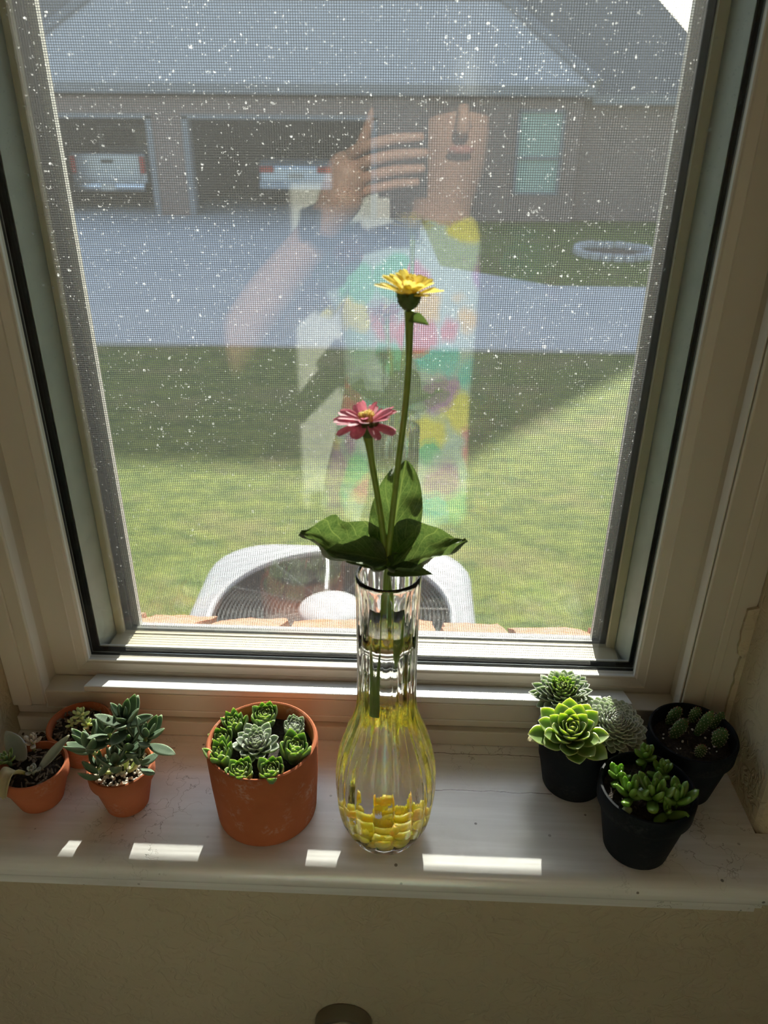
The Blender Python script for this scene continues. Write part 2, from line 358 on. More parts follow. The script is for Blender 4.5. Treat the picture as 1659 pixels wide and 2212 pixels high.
M = dict(
    plaster=m_plaster(), sill=m_sill(),
    vinyl=mat('almond_vinyl', (.60, .55, .47), .42, c2=(.57, .52, .44), ns=12),
    vinyl_white=mat('white_vinyl_stop', (.74, .73, .70), .4, c2=(.70, .69, .66), ns=40),
    cream=mat('cream_outer_vinyl', (.56, .49, .33), .5, c2=(.52, .45, .30), ns=25),
    outer=mat('grey_green_outer_frame', (.46, .49, .45), .45, c2=(.52, .55, .50), ns=60),
    rubber=mat('black_glazing_gasket', (.006, .009, .012), .55, c2=(.012, .016, .02), ns=120, spec=.2),
    metalstrip=mat('bare_spacer_metal', (.62, .64, .62), .3, 1.0),
    caulk=mat('white_caulk', (.70, .67, .62), .8),
    scr_frame=mat('dark_screen_frame', (.035, .037, .04), .5),
    wire=mat('screen_wire', (.055, .06, .065), .38, spec=.6),
    glass_in=m_glass('window_glass', False), glass_out=m_glass('dusty_window_glass', True),
    terracotta=m_pot('terracotta', (.48, .15, .07), (.42, .13, .06), (.62, .45, .36), .35),
    terracotta_big=m_pot('limed_terracotta', (.42, .125, .054), (.48, .15, .066), (.66, .54, .46), .55),
    black_pot=m_pot('black_painted_clay', (.006, .009, .013), (.009, .012, .017), (.25, .26, .26), .10, .6),
    soil=mat('potting_soil', (.018, .013, .010), .95, c2=(.05, .036, .026), ns=420, bump=1, bs=500, bd=.003),
    bark=mat('bark_chip', (.09, .06, .04), .9, c2=(.24, .19, .14), ns=300),
    gravel=mat('white_gravel', (.66, .60, .50), .7, c2=(.74, .71, .64), ns=200, sss=.2, sssr=(.002, .002, .0015)),
    perlite=mat('perlite', (.8, .8, .78), .9),
    vase=m_clear('clear_ribbed_glass', 1.48, bump=True), water=m_clear('water', 1.333),
    pebble_y=mat('yellow_glass', (1.0, .75, .06), .2, c2=(1.0, .82, .13), ns=60, sss=.9, sssr=(.012, .009, .002)),
    pebble_o=mat('orange_glass', (1.0, .60, .03), .2, c2=(1.0, .68, .05), ns=60, sss=.9, sssr=(.012, .007, .002)),
    stem=mat('zinnia_stem', (.20, .31, .05), .5, c2=(.27, .38, .07), ns=90, sss=.35, sssr=(.003, .004, .0008), bump=.2, bs=400),
    zleaf=m_thin('zinnia_leaf', (.07, .125, .05), (.11, .175, .07), (.26, .34, .15), .38, .42),
    calyx=mat('zinnia_calyx', (.11, .19, .05), .6, c2=(.07, .12, .03), ns=300, sss=.2),
    petal_y=m_thin('yellow_petal', (.88, .74, .13), (.93, .82, .26), None, .5, .6),
    petal_p=m_thin('pink_petal', (.62, .17, .29), (.76, .32, .40), None, .5, .6),
    disc_o=mat('orange_disc', (.75, .30, .03), .8, c2=(.88, .55, .06), ns=600, sss=.2),
    disc_y=mat('yellow_floret', (.92, .66, .20), .8, c2=(.95, .78, .40), ns=500, sss=.2),
    haworth=mat('fresh_rosette_leaf', (.17, .29, .07), .42, c2=(.22, .34, .09), ns=60, sss=.55, sssr=(.005, .006, .0012), edge=(.62, .70, .36), edge_amt=.75),
    semp=mat('houseleek_leaf', (.10, .175, .075), .5, c2=(.15, .235, .085), ns=80, sss=.38, sssr=(.003, .0045, .0010), edge=(.46, .56, .24), edge_amt=.7),
    semp_grey=mat('grey_houseleek_leaf', (.15, .20, .145), .6, c2=(.21, .26, .19), ns=80, sss=.3, sssr=(.003, .004, .002), edge=(.70, .74, .64), edge_amt=.85),
    semp_pale=mat('frosted_houseleek_leaf', (.30, .34, .28), .65, c2=(.36, .40, .33), ns=80, sss=.3, sssr=(.003, .004, .002), edge=(.82, .85, .78), edge_amt=.9),
    cobweb=mat('cobweb_threads', (.80, .81, .78), .9, sss=.0),
    crassula=mat('velvet_leaf', (.055, .105, .055), .75, c2=(.08, .14, .07), ns=70, sss=.3, sssr=(.003, .004, .002), edge=(.46, .52, .40), edge_amt=.5, bump=.3, bs=1500, bd=.0003),
    crstem=mat('pale_stem', (.45, .50, .22), .6, sss=.3),
    bean=mat('jelly_bean_leaf', (.12, .225, .045), .22, c2=(.175, .29, .058), ns=70, sss=.42, sssr=(.005, .007, .001), spec=.6),
    pale_bean=mat('pale_bud_leaf', (.46, .56, .27), .45, c2=(.55, .62, .36), ns=90, sss=.6, sssr=(.004, .005, .002)),
    dusky=mat('dusky_leaf', (.30, .32, .28), .6, c2=(.24, .29, .23), ns=60, sss=.3, sssr=(.003, .003, .002), edge=(.46, .42, .38), edge_amt=.5),
    mauve=mat('mauve_bud_leaf', (.46, .38, .34), .6, c2=(.38, .36, .28), ns=90, sss=.4, sssr=(.003, .003, .002)),
    withered=mat('withered_leaf', (.45, .36, .20), .8, c2=(.32, .29, .17), ns=60, sss=.2),
    cactus=mat('cactus_pad', (.05, .115, .035), .6, c2=(.11, .21, .06), ns=80, sss=.3, sssr=(.004, .005, .001)),
    areole=mat('areole', (.75, .66, .50), .9), areole_r=mat('reddish_bud', (.45, .17, .10), .8),
    chrome=mat('chrome', (.75, .75, .74), .08, 1.0), nickel=mat('brushed_plate', (.22, .195, .15), .42, .35),
    dirt=mat('crumbled_soil', (.05, .035, .025), .95, c2=(.16, .11, .08), ns=200),
    # outside
    brick_face=mat('sill_brick', (.36, .13, .065), .9, c2=(.44, .22, .14), ns=60, bump=.7, bs=160, bd=.004),
    mortar=mat('mortar', (.30, .29, .27), .95),
    lawn=m_lawn(), concrete=mat('drive_concrete', (.50, .51, .53), .85, c2=(.57, .57, .58), ns=1.4),
    house_brick=m_brickwall(), shingle=m_shingle(), shingle_dark=m_shingle(.36),  # wing roof copy is paler: grazing light put into its colour
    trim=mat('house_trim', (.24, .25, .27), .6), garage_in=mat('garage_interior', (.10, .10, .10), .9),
    truck=mat('silver_truck_paint', (.50, .54, .60), .25, .35, coat=.5), car=mat('pale_blue_car_paint', (.42, .50, .62), .25, .35, coat=.5),
    bumper=mat('chrome_bumper', (.60, .62, .64), .25, .9), tail=mat('red_tail_light', (.50, .03, .03), .2), tyre=mat('tyre', (.02, .02, .02), .8),
    darkglass=mat('dark_car_glass', (.02, .025, .03), .05), plate=mat('plate', (.62, .62, .60), .5),
    ac=mat('condenser_paint', (.40, .43, .47), .45, c2=(.36, .39, .43), ns=6), ac_dark=mat('condenser_core', (.05, .05, .055), .7),
    grill=mat('grill_wire', (.10, .105, .11), .4), fan=mat('rusty_fan', (.22, .11, .085), .6, c2=(.30, .17, .12), ns=20), hub=mat('hub_cap', (.42, .43, .45), .5),
    curtain=mat('greenish_blind', (.36, .48, .42), .8), stone=mat('edging_stone', (.60, .60, .62), .85, c2=(.5, .5, .52), ns=20),
    bark_tree=mat('tree_bark', (.12, .09, .07), .9), treeleaf=m_thin('tree_leaf', (.06, .12, .03), (.09, .16, .04), None, .35),
    # inside
    paint=mat('room_paint', (.60, .55, .46), .8), floor=mat('floor_tile', (.42, .38, .33), .5, c2=(.46, .42, .36), ns=4),
    white_paint=mat('white_gloss_paint', (.70, .69, .65), .4), skin=mat('skin', (.60, .34, .25), .5, c2=(.56, .31, .23), ns=40, sss=.15, sssr=(.01, .004, .002)),
    hair=mat('dark_hair', (.03, .02, .015), .45, c2=(.05, .035, .025), ns=90), dress=m_dress(),
    black=mat('black_band', (.01, .01, .012), .5), phone=mat('phone_back', (.05, .055, .07), .3), lensg=mat('phone_lens', (.02, .03, .06), .05),
    lip=mat('lips', (.50, .18, .16), .5), eye=mat('eye_white', (.8, .8, .78), .3), iris=mat('iris', (.06, .035, .02), .2),
    plaque=mat('pale_blue_panel', (.45, .74, .86), .4), fan_cream=mat('cream_frame_paint', (.80, .74, .60), .5),
)

# ================================================================== THE SETTING
def struct(mb, name, m, parent=None, **k):
    o = mb.obj(name, m, parent, **k)
    if parent is None: o['kind'] = 'structure'
    return o
ZF, ZC = -1.05, 1.45                          # room floor and ceiling; the sill top is z = 0
GZ = -1.60                                    # ground outside
XL, XR = -.346, .2785                         # recess walls
# window wall, pierced by the recess
b = MB(); b.box(-1.3, 1.3, .43, .60, ZF, -.022); struct(b, 'wall_front', M['plaster'])
for n, x0, x1, z0, z1 in (('wall_front_left', -1.3, XL, -.022, ZC), ('wall_front_right', XR, 1.3, -.022, ZC), ('wall_front_top', XL, XR, 1.32, ZC)):
    b = MB(); b.box(x0, x1, .43, .60, z0, z1); struct(b, n, M['plaster'], bevel=.011, seg=4)
b = MB(); b.box(-1.3, 1.3, -1.62, .43, ZF-.05, ZF); struct(b, 'floor', M['floor'])
b = MB(); b.box(-1.3, 1.3, -1.62, .60, ZC, ZC+.05); struct(b, 'ceiling', M['paint'])
b = MB(); b.box(-1.35, -1.3, -1.62, .60, ZF, ZC); struct(b, 'wall_left', M['paint'])
b = MB(); b.box(1.3, 1.35, -1.62, .60, ZF, ZC); struct(b, 'wall_right', M['paint'])
b = MB(); b.box(-1.3, 1.3, -1.67, -1.62, ZF, ZC); struct(b, 'wall_back', M['paint'])
# broken plaster lip where the right recess wall meets the window frame
r2 = random.Random(3); b = MB(); zs = [0.0 + i*.0145 for i in range(45)]
def lip(z):
    a = .0045 + .0016*mnoise.noise((z*40, 3, 1)) + .0012*mnoise.noise((z*140, 1, 5))
    if z > .11: a += .004
    if z > .155: a -= .0105
    return max(a, .0004)
pts = []
for i in range(0, 260):
    z = i*.0024; pts.append((XR-lip(z), z))
poly = [(XR+.001, 0)] + pts + [(XR+.001, pts[-1][1])]
vs = [(x, .5125, z) for x, z in pts] + [(XR, .5125, z) for x, z in pts] + [(x, .5152, z) for x, z in pts] + [(XR, .5152, z) for x, z in pts]
n = len(pts); fs = []
for i in range(n-1): fs += [(i, i+1, n+i+1, n+i), (i, 2*n+i, 2*n+i+1, i+1)]
b.add(vs, fs); b.obj('broken_plaster_edge', M['plaster'], bpy.data.objects['wall_front_right'])

# ---- window sill (stool) and the moulding under it
nose = [(.530, 0), (.392, 0), (.386, -.0012), (.3815, -.004), (.379, -.0085), (.379, -.0145), (.3815, -.019), (.386, -.0215), (.392, -.022), (.530, -.022)]
front = [(y if y < .5 else .43, z) for y, z in nose]
b = MB(); b.prism(nose, 'x', XL, XR); b.prism(front, 'x', -.47, XL); b.prism(front, 'x', XR, .345)
tr1 = struct(b, 'trim_1', M['sill']); smooth_auto(tr1, 30)
b = MB(); b.prism([(.43, -.022), (.3975, -.022), (.3975, -.027), (.4005, -.031), (.4035, -.033), (.4035, -.037), (.4015, -.040), (.4015, -.050), (.4045, -.054), (.4085, -.056), (.4085, -.064), (.4105, -.066), (.43, -.066)], 'x', -.42, .2835)
tr2 = struct(b, 'trim_2', M['sill']); smooth_auto(tr2, 30)

# ---- the window: frame, sash, panes, gasket, screen
b = MB(); b.box(XL, -.3175, .5155, .60, .029, 1.32); b.box(.2375, XR, .5155, .60, .029, 1.32)
b.box(XL, XR, .5195, .5422, .0168, .0425); b.box(XL, XR, .5424, .60, .0168, .040); b.box(XL, XR, .514, .60, 0.0002, .0165); b.box(XL, XR, .5155, .60, 1.29, 1.32)
b.box(.2545, .262, .5135, .5165, .0295, 1.30); b.box(XL, -.329, .5135, .5165, .0295, 1.30)
win = tag(b.obj('window_1', M['vinyl'], bevel=.0012), kind='structure')
G0 = (-.2874, .2058, .0553, 1.26)            # visible opening of the sash
b = MB(); b.sweep([(0, .5470), (.0010, .5456), (.0075, .5440), (.0082, .5430), (.0400, .5430), (.0400, .556), (0, .556)], G0); b.obj('sash_frame', M['vinyl'], win)
b = MB(); b.sweep([(.0300, .5185), (.0310, .5185), (.0310, .530), (.0300, .530)], G0); b.obj('caulk_line', M['caulk'], win)
b = MB(); b.sweep([(-.0013, .5472), (-.0013, .5502), (.003, .5502), (.003, .5472)], G0); b.obj('glazing_bead', M['vinyl_white'], win)
def pane(n, y0, y1, m):
    b = MB(); b.box(-.2935, .2122, y0, y1, .0500, 1.267); return b.obj(n, m, win)
pane('inner_pane', .5503, .5525, M['glass_in']); pane('outer_pane', .5652, .5674, M['glass_out'])
SP = (-.2902, .2090, .0523, 1.262)
b = MB(); b.sweep([(0, .5527), (0, .5550), (-.0014, .5556), (-.0014, .5580), (0, .5586), (0, .5606), (-.0014, .5612), (-.0014, .5632), (0, .5638), (0, .5650), (.004, .5650), (.004, .5527)], SP); b.obj('spacer_gasket', M['rubber'], win)
b = MB(); b.sweep([(-.0018, .5564), (-.0018, .5570), (0, .5570), (0, .5564)], SP); b.sweep([(-.0018, .5620), (-.0018, .5624), (0, .5624), (0, .5620)], SP); b.obj('spacer_strip', M['metalstrip'], win)
OF = (-.2752, .1964, .0552, 1.30)
b = MB(); b.sweep([(0, .592), (.0080, .5676), (.05, .5676), (.05, .602), (0, .602)], OF); b.obj('outer_frame', M['outer'], win)
b = MB(); b.sweep([(0, .5676), (0, .5698), (.0008, .5706), (.0012, .5706), (.0012, .5676)], (-.2836, .2048, .0572, 1.27)); b.obj('outer_stop', M['vinyl_white'], win)
b = MB(); b.sweep([(.0012, .5675), (.0012, .5706), (.012, .5706), (.012, .5675)], (-.2836, .2048, .0572, 1.27)); b.obj('outer_gasket', M['rubber'], win)
b = MB(); b.box(-.2752, .1964, .5706, .5935, .046, .0556); b.obj('outer_sill', M['cream'], win)
b = MB(); b.sweep([(-.0012, .5885), (-.0070, .5895), (-.0070, .5940), (0, .5940), (0, .5885)], (OF[0], OF[1], .0490, OF[3])); b.obj('inner_bead', M['cream'], win)
SF = (-.2630, .1842, .0572, 1.28)
b = MB(); b.sweep([(0, .5960), (.0006, .5955), (.0052, .5955), (.0052, .6010), (0, .6010)], SF); b.obj('screen_frame', M['scr_frame'], win)
b = MB(); b.sweep([(-.0060, .6025), (-.0060, .6100), (.03, .6100), (.03, .6025)], (SF[0], SF[1], .0475, SF[3])); b.obj('outer_casing', M['caulk'], win)
b = MB(); rw = .00019; PX, PZ = .00172, .00162
def wire(p, q):
    p, q = Vector(p), Vector(q); d = (q-p).normalized(); a = Vector((0, 1, 0)); c = d.cross(a)
    vs = [e + (a*cos(k*pi/2) + c*sin(k*pi/2))*rw for e in (p, q) for k in range(4)]
    b.add(vs, [(k, (k+1) % 4, 4+(k+1) % 4, 4+k) for k in range(4)])
x = SF[0]
while x < SF[1]+.001: wire((x, .5992, SF[2]-.002), (x, .5992, SF[3])); x += PX
z = SF[2]
while z < SF[3]: wire((SF[0]-.002, .5989, z), (SF[1]+.002, .5989, z)); z += PZ
me = bpy.data.meshes.new('screen_mesh'); me.from_pydata(b.v, [], b.f)
tag(put('screen_mesh', me, M['wire'], win), kind='stuff')
b = MB(); b.prism([(.5152, .0475), (.5152, .0519), (.5154, .0524), (.5160, .0526), (.5170, .0524), (.5428, .0440), (.5428, .036), (.520, .043)], 'x', -.279, .1955)
b.obj('stop_ledge', M['vinyl_white'], win)

# ---- outside: brick sill course (bricks are parts of the outer wall)
wo = MB(); wo.box(-2.6, 2.6, .602, .715, GZ-.1, -.05); wo.box(-2.6, -.40, .602, .715, -.05, 2.4); wo.box(.33, 2.6, .602, .715, -.05, 2.4); wo.box(-.40, .33, .602, .715, 1.32, 2.4)
wall_out = struct(wo, 'wall_outside', M['house_brick'])
edges = [-.395, -.318, -.272, -.196, -.186, -.110, -.100, -.026, -.016, .060, .069, .138, .150, .228, .238, .312]
bricks = [(-.395, -.300), (-.290, -.2195), (-.208, -.134), (-.122, -.050), (-.040, .032), (.042, .1075), (.120, .197), (.205, .275), (.285, .33)]
r2 = random.Random(5)
wo = MB(); wo.prism([(.6105, .036), (.6105, -.05), (.724, -.05), (.724, -.030)], 'x', -.40, .33); wo.obj('mortar_bed', M['mortar'], wall_out)
for (x0, x1) in bricks:
    b = MB(); L_ = .116; nx, ny = 5, 5; vs = []; fs = []
    dz = r2.uniform(-.003, .003); ye = r2.uniform(-.006, .004); tx = r2.uniform(-.02, .02)
    for s_, zz in ((0, 0), (1, -.022)):
        for j in range(ny+1):
            for i in range(nx+1):
                u = i/nx; v = j/ny; x_ = x0+(x1-x0)*u; y_ = .6115 + L_*v + (ye if v > .9 else 0)
                e = (0 < i < nx) and (0 < j < ny)
                rag = .0035 if (i in (0, nx) or j in (0, ny)) else .0012
                p = Vector((x_ + r2.uniform(-rag, rag), y_ + r2.uniform(-rag, rag), .0495 - .57*(y_-.6115) + zz + dz + tx*(u-.5)*.1 + (0 if e else -.004)*(1-s_) + r2.uniform(-.0012, .0012)))
                vs.append(p)
    N_ = (nx+1)*(ny+1)
    for j in range(ny):
        for i in range(nx):
            a = j*(nx+1)+i; fs.append((a, a+1, a+nx+2, a+nx+1)); fs.append((N_+a, N_+a+nx+1, N_+a+nx+2, N_+a+1))
    for i in range(nx): fs += [(i, N_+i, N_+i+1, i+1), (ny*(nx+1)+i, ny*(nx+1)+i+1, N_+ny*(nx+1)+i+1, N_+ny*(nx+1)+i)]
    for j in range(ny): fs += [(j*(nx+1), (j+1)*(nx+1), N_+(j+1)*(nx+1), N_+j*(nx+1)), (j*(nx+1)+nx, N_+j*(nx+1)+nx, N_+(j+1)*(nx+1)+nx, (j+1)*(nx+1)+nx)]
    b.add(vs, fs); b.obj('brick', M['brick_face'], wall_out)

# ---- ground outside
b = MB(); nx, ny = 60, 60; vs = []
for j in range(ny+1):
    for i in range(nx+1):
        x_ = -30+60*i/nx; y_ = .70 + 59*(j/ny)**2
        vs.append((x_, y_, GZ + (.02*mnoise.noise((x_*.8, y_*.8, 0)) if y_ < 12 else 0) - .02))
b.add(vs, [(j*(nx+1)+i, j*(nx+1)+i+1, (j+1)*(nx+1)+i+1, (j+1)*(nx+1)+i) for j in range(ny) for i in range(nx)])
struct(b, 'lawn', M['lawn'])
b = MB(); b.prism([(-25, 7.48), (25, 7.68), (25, 10.85), (1.9, 10.80), (.4, 12.2), (.1, 18.3), (-25, 18.3)], 'z', GZ-.10, GZ+.012)
struct(b, 'driveway', M['concrete'])

# ================================================================== NEIGHBOUR'S HOUSE
house = tag(empty('brick_house', (-2.6, 18, GZ)), 'long brick house across the driveway with grey hip roofs and two open garages', 'house')
def hpart(b, name, m, par=house, **k):
    o = b.obj(name, m, par, **k)
    if par is house: o.location = -Vector(house.location)
    return o
WY = 18.0
b = MB(); b.box(-9.2, -7.95, WY, WY+.25, GZ-.1, 1.0); b.box(-5.63, -4.95, WY, WY+.25, GZ-.1, 1.0); b.box(-.86, 2.12, WY, WY+.25, GZ-.1, 1.0)
b.box(3.02, 3.4, WY, WY+.25, GZ-.1, 1.0); b.box(2.12, 3.02, WY, WY+.25, GZ-.1, -1.04); b.box(2.12, 3.02, WY, WY+.25, .53, 1.0)
b.box(-7.95, -5.63, WY, WY+.25, .385, 1.0); b.box(-4.95, -.86, WY, WY+.25, .385, 1.0)
b.box(3.4, 6.4, WY+.3, WY+.55, GZ-.1, .9); b.box(6.15, 6.4, WY+.55, WY+11, GZ-.1, .9); b.box(-9.2, -8.95, WY+.25, WY+11, GZ-.1, 1.0)
hpart(b, 'brick_wall', M['house_brick'])
for n, x0, x1 in (('single', -7.95, -5.63), ('double', -4.95, -.86)):
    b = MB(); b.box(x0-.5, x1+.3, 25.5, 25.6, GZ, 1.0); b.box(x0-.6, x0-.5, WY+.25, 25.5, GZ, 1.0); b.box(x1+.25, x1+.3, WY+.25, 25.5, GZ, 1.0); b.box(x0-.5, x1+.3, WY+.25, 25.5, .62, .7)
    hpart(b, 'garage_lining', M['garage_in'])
    b = MB(); b.box(x0-.5, x1+.3, WY, 25.5, GZ-.05, GZ+.016); hpart(b, 'garage_floor', M['concrete'])
    b = MB(); b.box(x0-.02, x0+.11, WY-.03, WY+.27, GZ+.01, .385); b.box(x1-.11, x1+.02, WY-.03, WY+.27, GZ+.01, .385); b.box(x0-.02, x1+.02, WY-.03, WY+.27, .33, .42)
    hpart(b, 'garage_door_trim', M['trim'])
def quad_roof(name, faces, m, th=.12):
    b = MB()
    for f in faces:
        n = len(f); b.add([Vector(p) for p in f] + [Vector(p)-Vector((0, 0, th)) for p in f], [tuple(range(n)), tuple(reversed(range(n, 2*n)))] + [(i, (i+1) % n, n+(i+1) % n, n+i) for i in range(n)])
    return hpart(b, name, m, fix=False)
# garage wing: hip roof towards us
xl, xr, y0, ze, m_ = -8.95, 3.57, 17.74, 1.0, .9
hw = (xr-xl)/2; ap = ((xl+xr)/2, y0+hw, ze+m_*hw); rb = ((xl+xr)/2, 27, ze+m_*hw)
quad_roof('garage_roof', [[(xl, y0, ze), (xr, y0, ze), ap], [(xl, y0, ze), ap, rb, (xl, 27, ze)], [(xr, y0, ze), (xr, 27, ze), rb, ap]], M['shingle'])
mr = 1.15; yr = 23.0; zr = .86+mr*5.0
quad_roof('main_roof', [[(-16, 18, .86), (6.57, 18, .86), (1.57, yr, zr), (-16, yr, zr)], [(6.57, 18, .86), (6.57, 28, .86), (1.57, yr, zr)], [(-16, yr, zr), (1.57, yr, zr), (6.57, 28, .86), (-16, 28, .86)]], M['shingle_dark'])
# light ridge caps on the two hips and the eaves
b = MB()
for p, q in (((xl, y0, ze+.02), ap), ((xr, y0, ze+.02), ap)): b.tube([p, q], .13, 6)
hpart(b, 'hip_cap', M['trim'])
b = MB(); b.box(xl, xr, y0-.03, y0+.02, ze-.2, ze-.02); b.box(xr, 6.57, 17.96, 18.0, .66, .84); hpart(b, 'fascia', M['trim'])
fr = MB(); fr.box(2.08, 3.06, WY-.03, WY+.12, -1.08, -1.02); fr.box(2.08, 3.06, WY-.03, WY+.12, .50, .56); fr.box(2.08, 2.14, WY-.03, WY+.12, -1.04, .53); fr.box(3.0, 3.06, WY-.03, WY+.12, -1.04, .53); fr.box(2.1, 3.04, WY-.03, WY+.1, -.38, -.32)
hw_ = hpart(fr, 'house_window', M['trim'])
b = MB(); b.box(2.14, 3.0, WY+.03, WY+.045, -.33, .51); b.obj('upper_pane', M['curtain'], hw_)
b = MB(); b.box(2.14, 3.0, WY+.03, WY+.045, -1.03, -.36); b.obj('lower_pane', M['curtain'], hw_)

# vehicles in the garages, seen from behind
def wheel(par, x, y, z, r=.36, wd=.22):
    b = MB(); b.lathe([(r*.55, -wd/2), (r*.9, -wd/2), (r, -wd/2+.03), (r, wd/2-.03), (r*.9, wd/2), (r*.55, wd/2)], 20)
    return b.obj('wheel', M['tyre'], par, loc=(x, y, z), rot=(0, pi/2, 0), smooth=True)
tk = tag(empty('pickup_truck', (-7.02, 18.9, GZ+.016)), 'silver pickup truck parked nose-in inside the single garage', 'truck')
b = MB(); b.prism([(.05, .55), (5.4, .5), (5.4, 1.05), (4.2, 1.15), (3.6, 1.72), (2.0, 1.76), (1.9, 1.2), (.05, 1.2)], 'x', -.88, .88); b.obj('body', M['truck'], tk, bevel=.05)
b = MB(); b.box(-.74, .74, 0, .06, .64, 1.19); tg = b.obj('tailgate', M['truck'], tk, bevel=.03)
b = MB(); b.box(-.14, .14, -.015, .01, 1.0, 1.07); b.obj('handle', M['tyre'], tg, bevel=.01)
b = MB(); b.box(-.66, .66, -.004, .0, .80, .93); b.obj('tailgate_panel', M['truck'], tg)
b = MB(); b.prism([(-.14, .42), (-.16, .50), (-.14, .58), (.1, .60), (.1, .40)], 'x', -.85, .85); bp = b.obj('rear_bumper', M['bumper'], tk, bevel=.02)
b = MB(); b.box(-.16, .16, -.175, -.15, .44, .57); b.obj('licence_plate', M['plate'], bp)
for sx in (-1, 1):
    b = MB(); b.box(sx*.80-.055, sx*.80+.055, -.01, .08, .78, 1.14); b.obj('tail_light', M['tail'], tk, bevel=.015)
    wheel(tk, sx*.76, 1.1, .36); wheel(tk, sx*.76, 4.4, .36)
b = MB(); b.box(-.70, .70, 1.86, 1.93, 1.26, 1.66); b.obj('rear_window', M['darkglass'], tk, bevel=.02)
cr_ = tag(empty('parked_car', (-2.85, 19.7, GZ+.016)), 'pale blue car parked inside the wide double garage', 'car')
b = MB(); b.prism([(0, .45), (.02, .95), (.25, 1.06), (1.0, 1.08), (3.2, 1.0), (4.4, .85), (4.5, .4)], 'x', -.88, .88); b.obj('body', M['car'], cr_, bevel=.07, seg=3)
b = MB(); b.prism([(.85, 1.06), (1.45, 1.42), (2.6, 1.45), (3.3, 1.0)], 'x', -.68, .68); b.obj('cabin', M['darkglass'], cr_, bevel=.06)
b = MB(); b.box(-.87, .87, -.06, .1, .42, .60); b.obj('rear_bumper', M['car'], cr_, bevel=.03)
for sx in (-1, 1):
    b = MB(); b.box(sx*.68-.17, sx*.68+.17, -.02, .05, .78, .92); b.obj('tail_light', M['tail'], cr_, bevel=.02)
    wheel(cr_, sx*.77, .95, .32); wheel(cr_, sx*.77, 3.6, .32)
b = MB(); b.box(-.17, .17, -.03, .01, .66, .77); b.obj('licence_plate', M['plate'], cr_)

# stone ring in the far grass
rg = tag(empty('stone_ring', (3.37, 13.73, GZ)), 'ring of pale edging stones round a bare bed in the far grass', 'garden edging')
r2 = random.Random(11)
for k in range(22):
    a = 2*pi*k/22; b = MB(); b.box(-.078, .078, -.05, .05, -.02, .09)
    o = b.obj('stone', M['stone'], rg, bevel=.015, loc=(.62*cos(a), .75*sin(a), r2.uniform(-.01, .01)), rot=(r2.uniform(-.1, .1), 0, a+pi/2))
b = MB(); b.lathe([(0, .035), (.3, .03), (.56, .0), (.57, -.03)], 24); b.obj('soil', M['dirt'], rg, smooth=True)

# unseen tree added behind the house to shade the far lawn
tree = tag(empty('shade_tree', (10.5, 31, GZ)), 'tall leafy tree rising behind the neighbouring house', 'tree')
b = MB(); b.tube([(0, 0, 0), (.1, 0, 3), (-.3, .2, 6), (-1.5, .2, 9)], [.35, .3, .24, .1], 10); b.tube([(-.1, .1, 5), (-2.5, .3, 7.6), (-4, .2, 9)], [.16, .1, .04], 8); b.tube([(.0, .1, 5.2), (1.8, .3, 8)], [.15, .05], 8)
b.obj('trunk', M['bark_tree'], tree, smooth=True)
b = MB(); r2 = random.Random(2)
for k in range(3600):
    c = r2.choice([(-3.2, 0, 9.4, 2.6), (-.6, 0, 9.8, 2.8), (1.6, .3, 9.2, 2.2), (-5, .2, 9.2, 1.9)])
    d = Vector((r2.gauss(0, 1), r2.gauss(0, 1), r2.gauss(0, 1))).normalized()*r2.random()**.4*c[3]
    p = Vector(c[:3]) + Vector((d.x, d.y, d.z*.75)); R = Euler((r2.random()*6, r2.random()*6, 0)).to_matrix(); s_ = .19
    b.add([p+R @ Vector(q) for q in ((-s_, 0, 0), (0, -s_*.6, 0), (s_, 0, 0), (0, s_*.6, 0))], [(0, 1, 2, 3)])
me = bpy.data.meshes.new('foliage'); me.from_pydata(b.v, [], b.f); tag(put('foliage', me, M['treeleaf'], tree), kind='stuff')

# ================================================================== AIR CONDITIONER
ac = tag(empty('air_conditioner', (-.207, 1.765, GZ)), 'grey outdoor air conditioner with round fan grill just below the window', 'air conditioner')
AZ = .85
def rsq(h, r, n=7):
    o = []
    for q, (cx, cy_) in enumerate(((h-r, h-r), (-h+r, h-r), (-h+r, -h+r), (h-r, -h+r))):
        for k in range(n+1):
            a = q*pi/2 + pi/2*k/n; o.append((cx+r*cos(a), cy_+r*sin(a)))
    return o
b = MB(); b.prism(rsq(.38, .09), 'z', 0, AZ-.07); b.obj('core', M['ac_dark'], ac)
b = MB()
for k in range(34):
    z = .04+k*.022
    o1, o2 = rsq(.392, .10), rsq(.382, .095); n = len(o1)
    b.add([(x, y, z) for x, y in o1] + [(x, y, z+.011) for x, y in o1] + [(x, y, z+.016) for x, y in o2] + [(x, y, z-.004) for x, y in o2],
          [(i, (i+1) % n, n+(i+1) % n, n+i) for i in range(n)] + [(n+i, n+(i+1) % n, 2*n+(i+1) % n, 2*n+i) for i in range(n)] + [(3*n+i, 3*n+(i+1) % n, (i+1) % n, i) for i in range(n)])
tag(b.obj('side_louvres', M['ac'], ac), kind='stuff')
